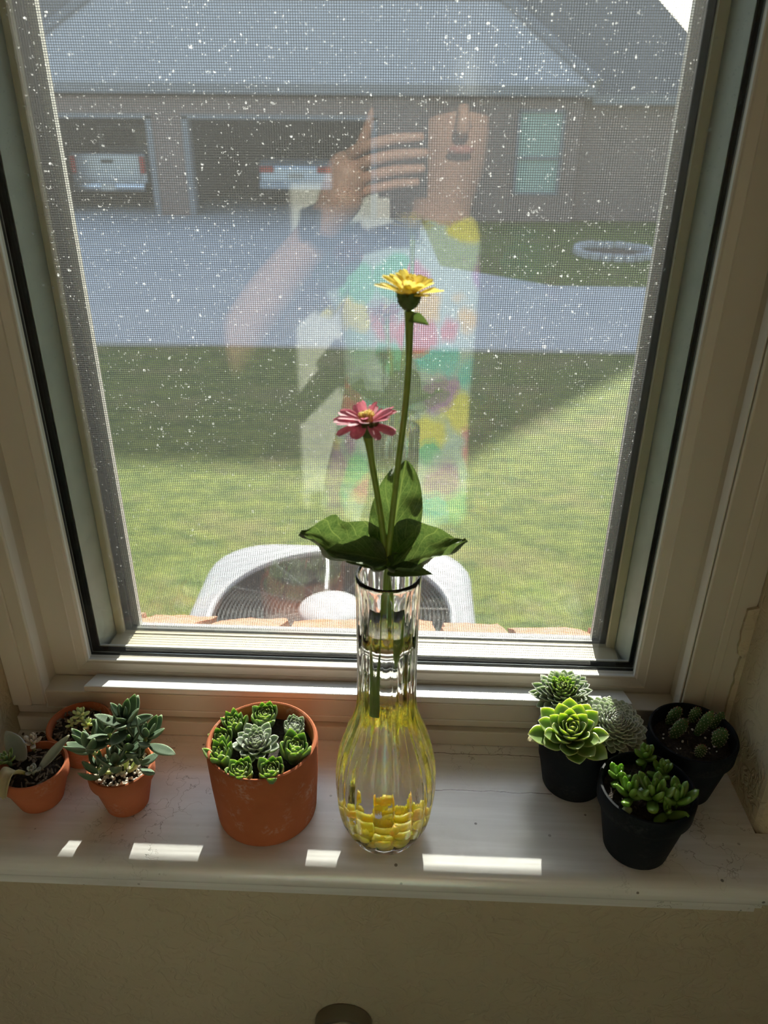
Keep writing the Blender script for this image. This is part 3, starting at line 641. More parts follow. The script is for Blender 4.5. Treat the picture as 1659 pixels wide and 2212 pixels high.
# lid: rounded square outside, round opening inside, raised ring
NS = 72
def sqr(a, h, r):
    # radial distance to rounded square at angle a
    best = 0; d = Vector((cos(a), sin(a))); lo, hi = 0, 2
    for _ in range(30):
        mid = (lo+hi)/2; p = d*mid; q = Vector((abs(p.x)-(h-r), abs(p.y)-(h-r)))
        s_ = (Vector((max(q.x, 0), max(q.y, 0))).length + min(max(q.x, q.y), 0)) - r
        if s_ > 0: hi = mid
        else: lo = mid
    return lo
rows = []
for (h, r, z) in ((.392, .16, AZ-.085), (.404, .17, AZ-.075), (.404, .17, AZ-.02), (.395, .17, AZ-.006), (.375, .18, AZ+.004)): rows.append([(sqr(2*pi*k/NS, h, r)*cos(2*pi*k/NS), sqr(2*pi*k/NS, h, r)*sin(2*pi*k/NS), z) for k in range(NS)])
for (R_, z) in ((.352, AZ+.008), (.345, AZ+.014), (.335, AZ+.013), (.331, AZ+.002)): rows.append([(R_*cos(2*pi*k/NS), R_*sin(2*pi*k/NS), z) for k in range(NS)])
b = MB(); b.add([p for rw_ in rows for p in rw_], [(i*NS+k, i*NS+(k+1) % NS, (i+1)*NS+(k+1) % NS, (i+1)*NS+k) for i in range(len(rows)-1) for k in range(NS)])
lid = b.obj('lid', M['ac'], ac, smooth=True)
b = MB()
def ringt(R_, z, r_, seg=56):
    vs = []; 
    for k in range(seg):
        a = 2*pi*k/seg
        for q in range(4):
            c_ = q*pi/2; vs.append(((R_+r_*cos(c_))*cos(a), (R_+r_*cos(c_))*sin(a), z+r_*sin(c_)))
    b.add(vs, [(k*4+q, k*4+(q+1) % 4, ((k+1) % seg)*4+(q+1) % 4, ((k+1) % seg)*4+q) for k in range(seg) for q in range(4)])
for k in range(19): R_ = .105+k*.0122; ringt(R_, AZ+.002+.022*(1-(R_/.33)**2), .0017)
for k in range(12):
    a = 2*pi*k/12+.13; b.tube([(.085*cos(a), .085*sin(a), AZ+.021), (.2*cos(a), .2*sin(a), AZ+.014), (.333*cos(a), .333*sin(a), AZ+.002)], .0025, 5)
tag(b.obj('fan_grill', M['grill'], ac), kind='stuff')
b = MB(); b.tube([(-.023, .09, AZ+.026), (-.03, .2, AZ+.02), (-.045, .335, AZ+.01)], .0055, 6); b.obj('support_rod', M['hub'], ac)
b = MB(); b.lathe([(.088, AZ+.016), (.09, AZ+.022), (.084, AZ+.027), (.05, AZ+.030), (0, AZ+.031)], 40); b.obj('hub_cap', M['hub'], ac, smooth=True)
b = MB(); b.lathe([(.0, AZ-.075), (.09, AZ-.075), (.09, AZ-.14)], 24); hubf = b.obj('fan_motor', M['ac_dark'], ac)
for k in range(3):
    b = MB(); vs = []
    for i in range(7):
        r_ = .08+.235*i/6
        for s_ in range(5):
            a = 2*pi*k/3 + .45*i/6 + (s_/4-.5)*(1.25-.35*i/6); vs.append((r_*cos(a), r_*sin(a), AZ-.10+.05*(s_/4-.5)))
    b.add(vs, [(i*5+s_, i*5+s_+1, (i+1)*5+s_+1, (i+1)*5+s_) for i in range(6) for s_ in range(4)])
    b.obj('fan_blade', M['fan'], ac, smooth=True)

# ================================================================== VASE, WATER, PEBBLES
VX, VY = -.0117, .421
NF = 16
def flute(a, z):
    if z < .004 or z > .2345: return 1
    k = min(1, (z-.004)/.012) * min(1, (.2345-z)/.012)
    q = abs(cos(a*NF/2))
    return 1 + .046*k*(q - .62)
outer = [(0, .0015), (.016, .0012), (.0225, 0), (.0250, .0008), (.0275, .004), (.0305, .010), (.0333, .018), (.0354, .028), (.0367, .039), (.0372, .051), (.0369, .062), (.0358, .074), (.0337, .086), (.0305, .097), (.0268, .107), (.0236, .116), (.0215, .124), (.0206, .133), (.0203, .145), (.0203, .165), (.0205, .190), (.0208, .212), (.0212, .226), (.02145, .2328), (.0214, .2343), (.0211, .2354), (.0206, .2361), (.0201, .2363)]
inner = [(.0197, .2361), (.0192, .2354), (.0189, .2343), (.0187, .2325), (.0183, .224), (.0178, .205), (.0174, .18), (.0173, .15), (.0176, .133), (.0186, .123), (.0207, .114), (.0242, .104), (.0280, .094), (.0307, .083), (.0326, .070), (.0336, .057), (.0336, .046), (.0327, .034), (.0307, .022), (.0278, .0135), (.0235, .0085), (.016, .0062), (0, .0056)]
b = MB(); b.lathe(outer, 192, flute); n0 = len(outer)
vs_o, fs_o = b.v, b.f
bi = MB(); bi.lathe(inner, 192, lambda a, z: 1 + .018*max(0, min(1, (.22-z)/.03))*min(1, max(0, (z-.006)/.01))*(abs(cos(a*NF/2))-.62))
vb = MB(); vb.add(b.v, [f for f in b.f]); vb.add(bi.v, bi.f)
a0, a1 = (n0-1)*192, len(b.v)
vb.f += [(a0+k, a0+(k+1) % 192, a1+(k+1) % 192, a1+k) for k in range(192)]
# lathe() capped the rims: drop those polygons
vb.f = [f for f in vb.f if len(f) <= 4]
vase = vb.obj('bud_vase', M['vase'], None, smooth=True, loc=(VX, VY, .0003))
tag(vase, 'clear ribbed glass bud vase holding two zinnias on the sill', 'vase')
WL = .1955
def rin(z):
    for (r1, z1), (r2_, z2) in zip(inner, inner[1:]):
        if z2 <= z <= z1: return r2_ + (r1-r2_)*(z-z2)/(z1-z2)
    return inner[-2][0]
prof = [(0, .0060), (.0158, .0066)] + [(r+.0004, z) for r, z in reversed(inner[1:-2]) if z < WL-.004] + [(.01765, WL+.0012), (.0172, WL+.0005), (.0160, WL), (0, WL-.0002)]
b = MB(); b.lathe(prof, 96)
wat = b.obj('water', M['water'], None, smooth=True, loc=(VX, VY, .0003))
tag(wat, 'clear water filling the ribbed vase to its neck', 'water')
r2 = random.Random(21)
pk = 0
spots = []
for lay, (z, rr_, n) in enumerate(((.0115, .0170, 9), (.0110, .0070, 4), (.0175, .0240, 11), (.0170, .0125, 6), (.0160, .0020, 1), (.0240, .0235, 9), (.0235, .0105, 4), (.0300, .0190, 4))):
    for k in range(n):
        a = 2*pi*(k+r2.uniform(-.2, .2))/n + lay*.9; q = rr_*r2.uniform(.90, 1.03); spots.append((q*cos(a), q*sin(a), z+r2.uniform(-.0012, .0012)))
for k, p in enumerate(spots):
    b = MB(); orange = p[2] > .027
    b.ellipsoid((0, 0, 0), (r2.uniform(.0050, .0062), r2.uniform(.0044, .0054), r2.uniform(.0032, .0040)), None, 12, 8, .08, r2)
    o = b.obj('glass_pebble', M['pebble_o' if orange else 'pebble_y'], None, smooth=True, loc=(VX+p[0], VY+p[1], p[2]+.0003), rot=(r2.uniform(-.7, .7), r2.uniform(-.7, .7), r2.uniform(0, 6)))
    tag(o, 'orange glass pebble on top of the pile inside the vase' if orange else 'yellow glass pebble in the bottom of the vase', 'pebble', 'orange glass pebbles in the vase' if orange else 'yellow glass pebbles in the vase')

# ================================================================== LEAF MAKERS
def fat_leaf(name, L, Wd, T, wf, bend=.15, cup=.0, nu=9, nv=10, tipw=.06, edgep=5):
    """closed fleshy leaf along +Y, upper face +Z; mesh attribute 'edge' marks margin and tip"""
    vs = []; at = []
    for i in range(nu+1):
        u = i/nu; w_ = max(wf(u), .015)*Wd/2; t_ = T/2*(max(wf(u), .02)**.8)*(1-.35*u)
        for k in range(nv):
            a = 2*pi*k/nv; x = w_*cos(a); zz = t_*sin(a)*(.55 if sin(a) > 0 else 1.25) + bend*L*u*u + cup*L*(cos(a)**2)*wf(u)
            vs.append((x, u*L, zz)); at.append(max(abs(cos(a))**edgep, max(0, (u-.86)/.14)))
    fs = [(i*nv+k, i*nv+(k+1) % nv, (i+1)*nv+(k+1) % nv, (i+1)*nv+k) for i in range(nu) for k in range(nv)]
    fs += [tuple(reversed(range(nv))), tuple(range(nu*nv, (nu+1)*nv))]
    me = bpy.data.meshes.new(name); me.from_pydata(vs, [], fs)
    bm = bmesh.new(); bm.from_mesh(me); bmesh.ops.recalc_face_normals(bm, faces=bm.faces)
    for f in bm.faces: f.smooth = True
    bm.to_mesh(me); bm.free()
    A = me.attributes.new('edge', 'FLOAT', 'POINT'); A.data.foreach_set('value', at)
    return me
def pointed(p=.62, s=.35):          # widest at u = p, ends in a point
    return lambda u: ((s + (1-s)*sin(pi/2*min(1, u/p))) if u < p else max(0, 1-((u-p)/(1-p))**1.9))
def bean(u): return max(.05, min(1, (.45+2.2*u)))*sqrt(max(0, 1-max(0, (u-.55)/.45)**2.4)) if u < .999 else .08
def lens(u): return sin(pi*min(.985, max(.05, u*.93+.06)))**.75
def sheet(name, base, tip, upv, wd, m, parent, fold=.15, bow=.15, wav=.06, tipcurl=0, nu=16, nv=10, shape=None, seed=0, loc=(0, 0, 0), sag=0):
    """one thin leaf blade as a curved sheet with UVs"""
    base, tip, upv = Vector(base), Vector(tip), Vector(upv).normalized(); ax = tip-base; L = ax.length; a = ax.normalized()
    sd = a.cross(upv).normalized(); un = sd.cross(a).normalized(); sh = shape or (lambda u: sin(pi*u**.72)**.8 if 0 < u < 1 else 0)
    vs, uvs = [], []
    for i in range(nu+1):
        u = i/nu; w_ = wd/2*max(sh(min(.995, max(.004, u))), .02)
        for j in range(nv+1):
            v = j/nv*2-1
            h = fold*wd*abs(v)**1.5*sh(min(.99, max(.01, u))) + bow*L*4*u*(1-u)*(-1) + tipcurl*L*max(0, u-.6)**2 + wav*wd*mnoise.noise((u*5+seed, v*2.2+seed*3, seed))*abs(v) + .03*wd*mnoise.noise((u*11, v*6, seed+9)) - sag*L*u*u
            vs.append(base + a*(L*u) + sd*(w_*v*(1-.12*fold*abs(v))) + un*h - Vector(loc)); uvs.append((j/nv, u))
    fs = [(i*(nv+1)+j, i*(nv+1)+j+1, (i+1)*(nv+1)+j+1, (i+1)*(nv+1)+j) for i in range(nu) for j in range(nv)]
    me = bpy.data.meshes.new(name); me.from_pydata(vs, [], fs); ul = me.uv_layers.new(name='UVMap')
    for p in me.polygons:
        p.use_smooth = True
        for li in p.loop_indices: ul.data[li].uv = uvs[me.loops[li].vertex_index]
    return put(name, me, m, parent)

# ================================================================== ZINNIAS
def petal_mesh(name, L, Wd, curl, notch=True, nu=8, nv=6, cup=.25):
    vs, uvs = [], []
    for i in range(nu+1):
        u = i/nu; w_ = Wd/2*(.30+.70*sin(pi/2*min(1, u/.6))) * (1 if u < .72 else sqrt(max(.12, 1-((u-.72)/.30)**2)))
        for j in range(nv+1):
            v = j/nv*2-1; y = L*u - (L*.05*(1-abs(v))*(u > .95) if notch else 0)
            vs.append((w_*v, y, cup*w_*v*v + curl*L*u*u + .0006*sin(v*9)*u)); uvs.append((j/nv, u))
    me = bpy.data.meshes.new(name); me.from_pydata(vs, [], [(i*(nv+1)+j, i*(nv+1)+j+1, (i+1)*(nv+1)+j+1, (i+1)*(nv+1)+j) for i in range(nu) for j in range(nv)])
    ul = me.uv_layers.new(name='UVMap')
    for p in me.polygons:
        p.use_smooth = True
        for li in p.loop_indices: ul.data[li].uv = uvs[me.loops[li].vertex_index]
    return me
def zinnia(name, label, head, tilt, path, rads, petal_m, rings, disc_m, headR, calh, seed, leaves):
    base = Vector(path[0]); root = tag(empty(name, base), label, 'flower')
    b = MB(); P = catmull(path, 8); n = len(P); R = [rads[0]+(rads[1]-rads[0])*i/(n-1) for i in range(n)]
    for i in range(n):
        f = (i/(n-1)-.86)/.14
        if f > 0: R[i] *= 1+.55*f*f
    b.tube([p-base for p in P], R, 10); b.obj('stem', M['stem'], root, smooth=True)
    hd = Vector(head)-base; R_ = Euler(tilt).to_matrix().to_4x4(); r = random.Random(seed)
    def place(o, lm): o.matrix_local = Matrix.Translation(hd) @ R_ @ lm
    # calyx of overlapping bracts
    b = MB(); b.lathe([(rads[1]*1.3, -calh), (headR*.24, -calh*.80), (headR*.34, -calh*.45), (headR*.37, -calh*.1), (headR*.32, calh*.12), (0, calh*.15)], 20)
    for lay in range(3):
        for k in range(11):
            a = 2*pi*(k+lay*.5)/11; rr_ = headR*(.30+.045*lay); z_ = -calh*(.78-.30*lay)
            c = Vector((rr_*cos(a), rr_*sin(a), z_)); o_ = Vector((cos(a), sin(a), .0)); s_ = Vector((-sin(a), cos(a), 0))
            b.add([c-s_*.0017-o_*.0006, c+s_*.0017-o_*.0006, c+s_*.0013+o_*.0011+Vector((0, 0, .0026)), c+o_*.0013+Vector((0, 0, .0038)), c-s_*.0013+o_*.0011+Vector((0, 0, .0026))], [(0, 1, 2, 3, 4)])
    o = b.obj('calyx', M['calyx'], root, smooth=True); place(o, Matrix.Identity(4))
    for (n, L, Wd, el, curl, r0, z0, jit, extra) in rings:
        me = petal_mesh('petal', L, Wd, curl); me.materials.append(petal_m)
        for k in range(n):
            a = 2*pi*(k+.5*r.random())/n + extra; e = el + r.uniform(-jit, jit); s_ = r.uniform(.86, 1.1)
            o = put('petal', me, None, root)
            place(o, Matrix.Translation((r0*cos(a), r0*sin(a), z0+r.uniform(-.0006, .0006))) @ Matrix.Rotation(a-pi/2, 4, 'Z') @ Matrix.Rotation(e, 4, 'X') @ Matrix.Rotation(r.uniform(-.35, .35), 4, 'Y') @ Matrix.Diagonal((s_*r.uniform(.85, 1.1), s_, s_, 1)))
    b = MB(); b.ellipsoid((0, 0, calh*.30), (headR*.24, headR*.24, headR*.20), None, 14, 8)
    for k in range(46):
        a = k*2.39996; q = headR*.25*sqrt(k/46); zt = calh*.30 + headR*.20*sqrt(max(0.05, 1-(q/(headR*.26))**2))
        c = Vector((q*cos(a), q*sin(a), zt)); d = Vector((cos(a)*q/headR*2.2, sin(a)*q/headR*2.2, 1)).normalized()*r.uniform(.0012, .0026)
        b.tube([c-d*.3, c+d*.6, c+d], [.0004, .00055, .0003], 5)
    o = b.obj('flower_disc', disc_m, root, smooth=True); place(o, Matrix.Identity(4))
    for (n_, bs, tp, upv, wd, kw) in leaves:
        sheet(n_, bs, tp, upv, wd, M['zleaf'], root, loc=base, **kw)
    return root
zinnia('zinnia', 'tall yellow zinnia standing in the glass vase', (-.0022, .4212, .4130), (radians(1), radians(4), .3),
       [(-.0175, .4180, .1230), (-.0162, .4195, .165), (-.0140, .4195, .205), (-.0122, .4200, .2450), (-.0098, .4205, .275), (-.0068, .4208, .310), (-.0033, .4210, .345), (-.0016, .4210, .375), (-.0018, .4212, .4040)],
       (.0020, .0019), M['petal_y'],
       [(12, .0140, .0064, .26, .06, .0042, .0005, .22, .1), (11, .0128, .0062, .62, -.04, .0038, .0016, .15, .4), (7, .0095, .0050, .80, -.12, .0034, .0024, .15, .2)],
       M['disc_o'], .0165, .0085, 4,
       [('leaf', (-.0115, .4190, .2425), (.0372, .4130, .2660), (-.15, -.45, 1), .036, dict(fold=.50, bow=.06, wav=.36, seed=1.3, nu=24, nv=14)),
        ('leaf', (-.0125, .4190, .2425), (-.0660, .4140, .2690), (.10, -.50, 1), .036, dict(fold=.55, bow=.09, wav=.40, seed=4.1, nu=24, nv=14)),
        ('leaf', (-.0122, .4230, .2440), (-.0020, .4500, .3030), (0, -1, .35), .034, dict(fold=.26, bow=.02, wav=.45, seed=7.7, nu=24, nv=14, shape=lambda u: sin(pi*u**.85)**.55)),
        ('leaf', (-.0120, .4130, .2415), (.0165, .4030, .2475), (0, -.5, 1), .012, dict(fold=.2, bow=-.08, wav=.12, seed=2.2)),
        ('bract', (-.0020, .4175, .3990), (.0090, .4125, .3985), (0, -.6, .7), .0075, dict(fold=.5, bow=-.1, wav=.1, seed=3.2, nu=8, nv=6))])
zinnia('zinnia', 'shorter pink zinnia standing in the glass vase', (-.0247, .4175, .3400), (radians(-6), radians(-3), 1.1),
       [(-.0030, .4245, .1500), (-.0065, .4235, .190), (-.0118, .4225, .230), (-.0148, .4205, .262), (-.0182, .4190, .290), (-.0215, .4180, .312), (-.0243, .4175, .3320)],
       (.0019, .0020), M['petal_p'],
       [(11, .0158, .0080, .02, -.06, .0040, .0002, .30, .3), (9, .0145, .0074, .36, -.05, .0036, .0016, .16, .0), (5, .0100, .0056, .75, -.1, .0030, .0024, .15, .7)],
       M['disc_y'], .0170, .0085, 9,
       [('leaf', (-.0130, .4160, .2490), (-.0490, .4060, .2610), (.15, -.75, 1), .023, dict(fold=.34, bow=-.03, wav=.15, seed=5.5)),
        ('leaf', (-.0125, .4180, .2500), (-.0088, .4090, .2590), (.7, -.6, .3), .009, dict(fold=.4, bow=-.1, wav=.1, seed=6.5, nu=8, nv=6))])

# ================================================================== POTS
def pot_mesh(R, h, Rb, lip, lipw, wall, soil_z, wob=0):
    """flower pot with a rim band (lip = band height); returns profile mesh"""
    if lip:
        rl = Rb+(R-lipw-Rb)
        prof = [(0, .0), (Rb-.002, 0), (Rb, .0015), (rl, h-lip), (R-.0015, h-lip+.0005), (R-.0004, h-lip+.002), (R, h-.002), (R-.0008, h-.0003), (R-.0022, h), (R-wall+.0006, h-.0003), (R-wall, h-.0018), (R-wall-.0018, h-lip), (Rb-wall, .006), (0, .006)]
    else:
        prof = [(0, .0), (Rb-.003, 0), (Rb-.0005, .0012), (Rb, .004), ((Rb+R)/2+.0004, h*.5), (R, h-.003), (R-.0008, h-.0006), (R-.002, h), (R-wall+.001, h-.0004), (R-wall, h-.0022), (R-wall-.0006, h*.5), (Rb-wall, .006), (0, .006)]
    b = MB(); b.lathe(prof, 72, (lambda a, z: 1+.006*sin(a*2+1)) if wob else None); return b
def soil_mesh(R, z, seed, amp=.0018):
    b = MB(); rings, seg = 12, 40; vs = [(0, 0, z)]
    for i in range(1, rings+1):
        for k in range(seg):
            a = 2*pi*k/seg; r_ = R*i/rings
            vs.append((r_*cos(a), r_*sin(a), z + amp*(mnoise.noise((r_*cos(a)*160+seed, r_*sin(a)*160, seed)) + .7*mnoise.noise((r_*cos(a)*420, r_*sin(a)*420+seed, 3))) - .001*(i/rings)**4))
    fs = [(0, 1+k, 1+(k+1) % seg) for k in range(seg)] + [(1+(i-1)*seg+k, 1+i*seg+k, 1+i*seg+(k+1) % seg, 1+(i-1)*seg+(k+1) % seg) for i in range(1, rings) for k in range(seg)]
    b.add(vs, fs); return b
def crumbs(name, m, parent, R, z, n, s0, s1, seed, flat=.5, avoid=None):
    r = random.Random(seed); b = MB()
    for k in range(n):
        a = r.random()*2*pi; q = R*sqrt(r.random()); s_ = r.uniform(s0, s1)
        R3 = Euler((r.uniform(-.6, .6), r.uniform(-.6, .6), r.random()*6)).to_matrix()
        b.ellipsoid((q*cos(a), q*sin(a), z+s_*.3+r.uniform(-.0006, .0010)), (s_, s_*r.uniform(.5, .9), s_*flat), R3, 6, 4, .2, r)
    o = b.obj(name, m, parent); tag(o, kind='stuff'); return o
def chips(parent, R, z, n, seed, l0=.003, l1=.008):
    r = random.Random(seed); b = MB()
    for k in range(n):
        a = r.random()*2*pi; q = R*sqrt(r.random()); l = r.uniform(l0, l1)/2; R3 = Euler((r.uniform(-.4, .4), r.uniform(-.4, .4), r.random()*6)).to_matrix(); c = Vector((q*cos(a), q*sin(a), z+.0008+r.random()*.0012))
        w_ = l*r.uniform(.16, .35); t_ = .0005
        b.add([c+R3 @ Vector(p) for p in ((-l, -w_, -t_), (l, -w_*.6, -t_), (l, w_*.7, -t_), (-l, w_, -t_), (-l, -w_, t_), (l, -w_*.6, t_), (l, w_*.7, t_), (-l, w_, t_))], [(0, 3, 2, 1), (4, 5, 6, 7), (0, 1, 5, 4), (1, 2, 6, 5), (2, 3, 7, 6), (3, 0, 4, 7)])
    tag(b.obj('bark_chips', M['bark'], parent), kind='stuff')
def potted(name, label, x, y, R, h, Rb, m, lip, lipw, wall, soil_z, seed, cat='potted plant', rotz=0, wob=0):
    root = tag(empty(name, (x, y, .0003)), label, cat)
    p = pot_mesh(R, h, Rb, lip, lipw, wall, soil_z, wob).obj('pot', m, root, rot=(0, 0, seed)); smooth_auto(p, 35)
    f = min(1, (soil_z/h)); ri = (Rb-wall)+(R-wall-.0018-(Rb-wall))*f if lip else (Rb-wall)+(R-Rb)*f
    if lip and soil_z > h-lip: ri = R-wall-.0016
    soil_mesh(ri+.0003, soil_z, seed).obj('soil', M['soil'], root, smooth=True)
    return root
def leaf_at(me, parent, pos, az, el, s=1.0, roll=0, name='leaf', sx=1.0, tiltm=None):
    o = put(name, me, None, parent)
    Mx = Matrix.Rotation(az-pi/2, 4, 'Z') @ Matrix.Rotation(el, 4, 'X') @ Matrix.Rotation(roll, 4, 'Y') @ Matrix.Diagonal((s*sx, s, s, 1))
    o.matrix_local = Matrix.Translation(pos) @ (tiltm @ Mx if tiltm else Mx); return o
def rosette(parent, pos, tilt, me, n, e_in, e_out, s_in, s_out, r_in, r_out, zrise, seed, stemr=.004, stemh=.012, m_core=None, spiral=2.39996, power=1.0, jit=.05, keep=None, name='rosette'):
    """core mesh = the part; every leaf hangs under it"""
    r = random.Random(seed); T = Euler(tilt).to_matrix().to_4x4()
    b = MB(); b.lathe([(stemr*.6, -stemh), (stemr, -stemh*.5), (stemr, 0), (stemr*.55, zrise*.75), (0, zrise*.85)], 10)
    core = b.obj(name, m_core or me.materials[0], parent, smooth=True); core.matrix_local = Matrix.Translation(pos) @ T
    for i in range(n):
        f = (i/(n-1))**power                         # 0 = heart, 1 = rim
        a = i*spiral + r.uniform(-jit, jit)*2
        e = e_in+(e_out-e_in)*f + r.uniform(-jit, jit); s_ = (s_in+(s_out-s_in)*f)*r.uniform(.94, 1.06); q = r_in+(r_out-r_in)*f
        leaf_at(me, core, Vector((q*cos(a), q*sin(a), zrise*(1-f)**1.2)), a, e, s_, r.uniform(-jit, jit)*2)
    return core
def withm(me, m): me.materials.append(m); return me

# ---- big cylinder pot of houseleeks
D = potted('potted_houseleeks', 'wide straight terracotta pot crowded with nine small rosettes, left of the vase', -.1072, .4385, .0429, .0733, .0395, M['terracotta_big'], 0, 0, .0042, .060, 1, wob=1)
semp = withm(fat_leaf('leaf', .0135, .0082, .0032, pointed(.58, .55), .26, .14), M['semp'])
semp_n = withm(fat_leaf('leaf', .0145, .0068, .0032, pointed(.52, .6), .20, .12), M['semp'])
semp_g = withm(fat_leaf('leaf', .0110, .0066, .0034, pointed(.62, .6), .30, .12), M['semp_grey'])
dz = .064; c0 = Vector((-.1072, .4385, 0))
def dl(x, y, z=dz): return Vector((x, y, z))-Vector((c0.x, c0.y, 0))
cob = rosette(D, dl(-.1109, .4355, .0670), (.15, 0, 0), semp_g, 50, 1.45, .15, .45, 1.40, .0006, .0055, .006, 3, stemr=.005)
for (x, y, me, n, s_, tl, sd) in ((-.1318, .4565, semp_n, 26, 1.25, (.1, -.15, 0), 5), (-.1095, .4660, semp, 40, 1.30, (.15, 0, 0), 6), (-.0858, .4575, semp_g, 50, 1.12, (.1, .1, 0), 7),
                              (-.0822, .4300, semp, 34, 1.42, (.05, .15, 0), 8), (-.0960, .4092, semp, 30, 1.22, (.12, .05, 0), 9), (-.1180, .4088, semp, 32, 1.15, (.12, 0, 0), 10),
                              (-.1350, .4225, semp_n, 24, 1.30, (.05, -.1, 0), 11), (-.1385, .4405, semp, 22, 1.0, (.1, -.1, 0), 12)):
    rosette(D, dl(x, y, .0625), tl, me, int(n*.85), 1.5, .92, .45*s_, s_, .0004, .0048, .005, sd, stemr=.0042, power=.85)
# cobweb threads strung between the leaf tips of the middle rosette
r2 = random.Random(8); b = MB(); tips = []
for k in range(46): a = k*2.39996; q = .0015+.0105*sqrt(k/46); tips.append(Vector((q*cos(a), q*sin(a), .0128-.45*q)))
for k in range(190):
    p, q = r2.choice(tips), r2.choice(tips)
    if .001 < (p-q).length < .0095: b.tube([p, (p+q)/2+Vector((0, 0, .0003)), q], .00006, 3, cap=False)
o = tag(b.obj('cobweb_threads', M['cobweb'], cob), kind='stuff')

# ---- three small terracotta pots
A = potted('potted_cuttings', 'small terracotta pot of loose cuttings and wilted leaves at the left end of the sill', -.2928, .4386, .0265, .0378, .0172, M['terracotta'], .0135, .0022, .0028, .0325, 2)
chips(A, .021, .0335, 60, 3)
big = withm(fat_leaf('leaf', .0300, .0150, .0032, lens, .10, .03), M['dusky'])
slim = withm(fat_leaf('leaf', .0360, .0085, .0040, lens, .18, .10), M['dusky'])
leaf_at(big, A, Vector((-.0100, .0060, .0350)), radians(138), .38, 1.0, -.3)
leaf_at(slim, A, Vector((.0060, -.0040, .0350)), radians(48), .48, .95, .5)
b = MB(); vs = []
for i in range(9):
    u = i/8
    for j in range(7):
        v = j/6*2-1; vs.append((.0062*v*(1-.3*u), -.021*u, .013*sin(pi*u*.8)-.012*u*u + .004*v*v + .001*sin(v*7+u*5)))
b.add(vs + [Vector(p)-Vector((0, 0, .0012)) for p in vs], [f for i in range(8) for j in range(6) for f in ((i*7+j, i*7+j+1, (i+1)*7+j+1, (i+1)*7+j), (63+i*7+j, 63+(i+1)*7+j, 63+(i+1)*7+j+1, 63+i*7+j+1))] + [(i*7, (i+1)*7, 63+(i+1)*7, 63+i*7) for i in range(8)] + [(i*7+6, 63+i*7+6, 63+(i+1)*7+6, (i+1)*7+6) for i in range(8)] + [(j, 63+j, 64+j, 1+j) for j in range(6)] + [(56+j, 57+j, 120+j, 119+j) for j in range(6)])
b.obj('withered_leaf', M['withered'], A, smooth=True, loc=(-.0072, -.0075, .0345), rot=(0, 0, -.25))
smallb = withm(fat_leaf('leaf', .0075, .0042, .0034, bean, .10, .0, 7, 8), M['mauve'])
smallg = withm(fat_leaf('leaf', .0085, .0048, .0036, bean, .12, .0, 7, 8), M['dusky'])
smallp = withm(fat_leaf('leaf', .0070, .0045, .0040, bean, .08, .0, 7, 8), M['pale_bean'])
rosette(A, Vector((-.0060, .0165, .0440)), (.1, .1, 0), smallb, 11, 1.3, .35, .6, 1.0, .0006, .0020, .004, 4, stemr=.0016, stemh=.010, m_core=M['crstem'], name='bud_cluster')
rosette(A, Vector((-.0205, .0010, .0390)), (.1, -.3, 0), withm(fat_leaf('leaf', .0095, .0050, .0030, pointed(.6, .5), .2, .06, 7, 8), M['semp']), 14, 1.3, .35, .5, 1.0, .0005, .0024, .004, 5, stemr=.0018, stemh=.007, name='rosette')
rosette(A, Vector((.0035, -.0075, .0380)), (.1, .1, 0), withm(fat_leaf('leaf', .0050, .0040, .0034, bean, .08, .0, 7, 8), M['dusky']), 9, 1.3, .3, .6, 1.0, .0005, .0018, .003, 6, stemr=.0014, stemh=.005, name='bud_cluster')

Bp = potted('potted_velvet_succulent', 'small terracotta pot with a bushy dark green velvet-leaved succulent in white gravel', -.2214, .4378, .0259, .0432, .0168, M['terracotta'], .0135, .0030, .0028, .0375, 3)
crumbs('gravel', M['gravel'], Bp, .0215, .0378, 210, .0009, .0021, 12, .7)
cras = withm(fat_leaf('leaf', .0205, .0084, .0050, lens, .14, .05, 9, 14, edgep=14), M['crassula'])
cras_w = withm(fat_leaf('leaf', .0175, .0088, .0052, lens, .18, .05, 9, 14, edgep=14), M['crassula'])
shoots = [(( .0060, .0080, .080), (.15, .15, 0), 16, 1.05, cras), ((-.0215, -.0020, .0610), (-.1, -.45, 0), 12, 1.05, cras), ((.0010, -.0100, .0560), (-.4, .1, 0), 13, .9, cras_w), ((.0235, .0030, .0690), (0, .35, 0), 13, .95, cras),
          ((-.0070, .0060, .0700), (.2, -.15, 0), 12, .95, cras_w), ((.0105, -.0020, .0640), (-.1, .2, 0), 13, .95, cras_w), ((-.0120, -.0130, .0500), (-.5, -.3, 0), 9, .85, cras_w), ((.0200, -.0080, .0560), (-.3, .5, 0), 8, .75, cras_w)]
for q, (p, tl, n, s_, me) in enumerate(shoots):
    P0 = Vector((p[0]*.35, p[1]*.35, .037)); P1 = Vector(p)
    b = MB(); pts = catmull([P0-P1, (P0-P1)*.5+Vector((0, 0, -.002)), Vector((0, 0, 0))], 4)
    b.tube(pts, .0016, 7); core = b.obj('shoot', M['crstem'], Bp, smooth=True, loc=P1); T = Euler(tl).to_matrix().to_4x4(); r2 = random.Random(40+q)
    n = max(7, int(n*.80))
    for i in range(n):
        f = i/(n-1); lev = i//2; a = (i % 2)*pi + lev*pi/2 + q + r2.uniform(-.2, .2)
        leaf_at(me, core, Vector((.0008*cos(a), .0008*sin(a), .004-.0125*f)), a, 1.25-1.0*f+r2.uniform(-.12, .12), 1.12*s_*(.48+.62*f**.6), r2.uniform(-.15, .15), tiltm=T)

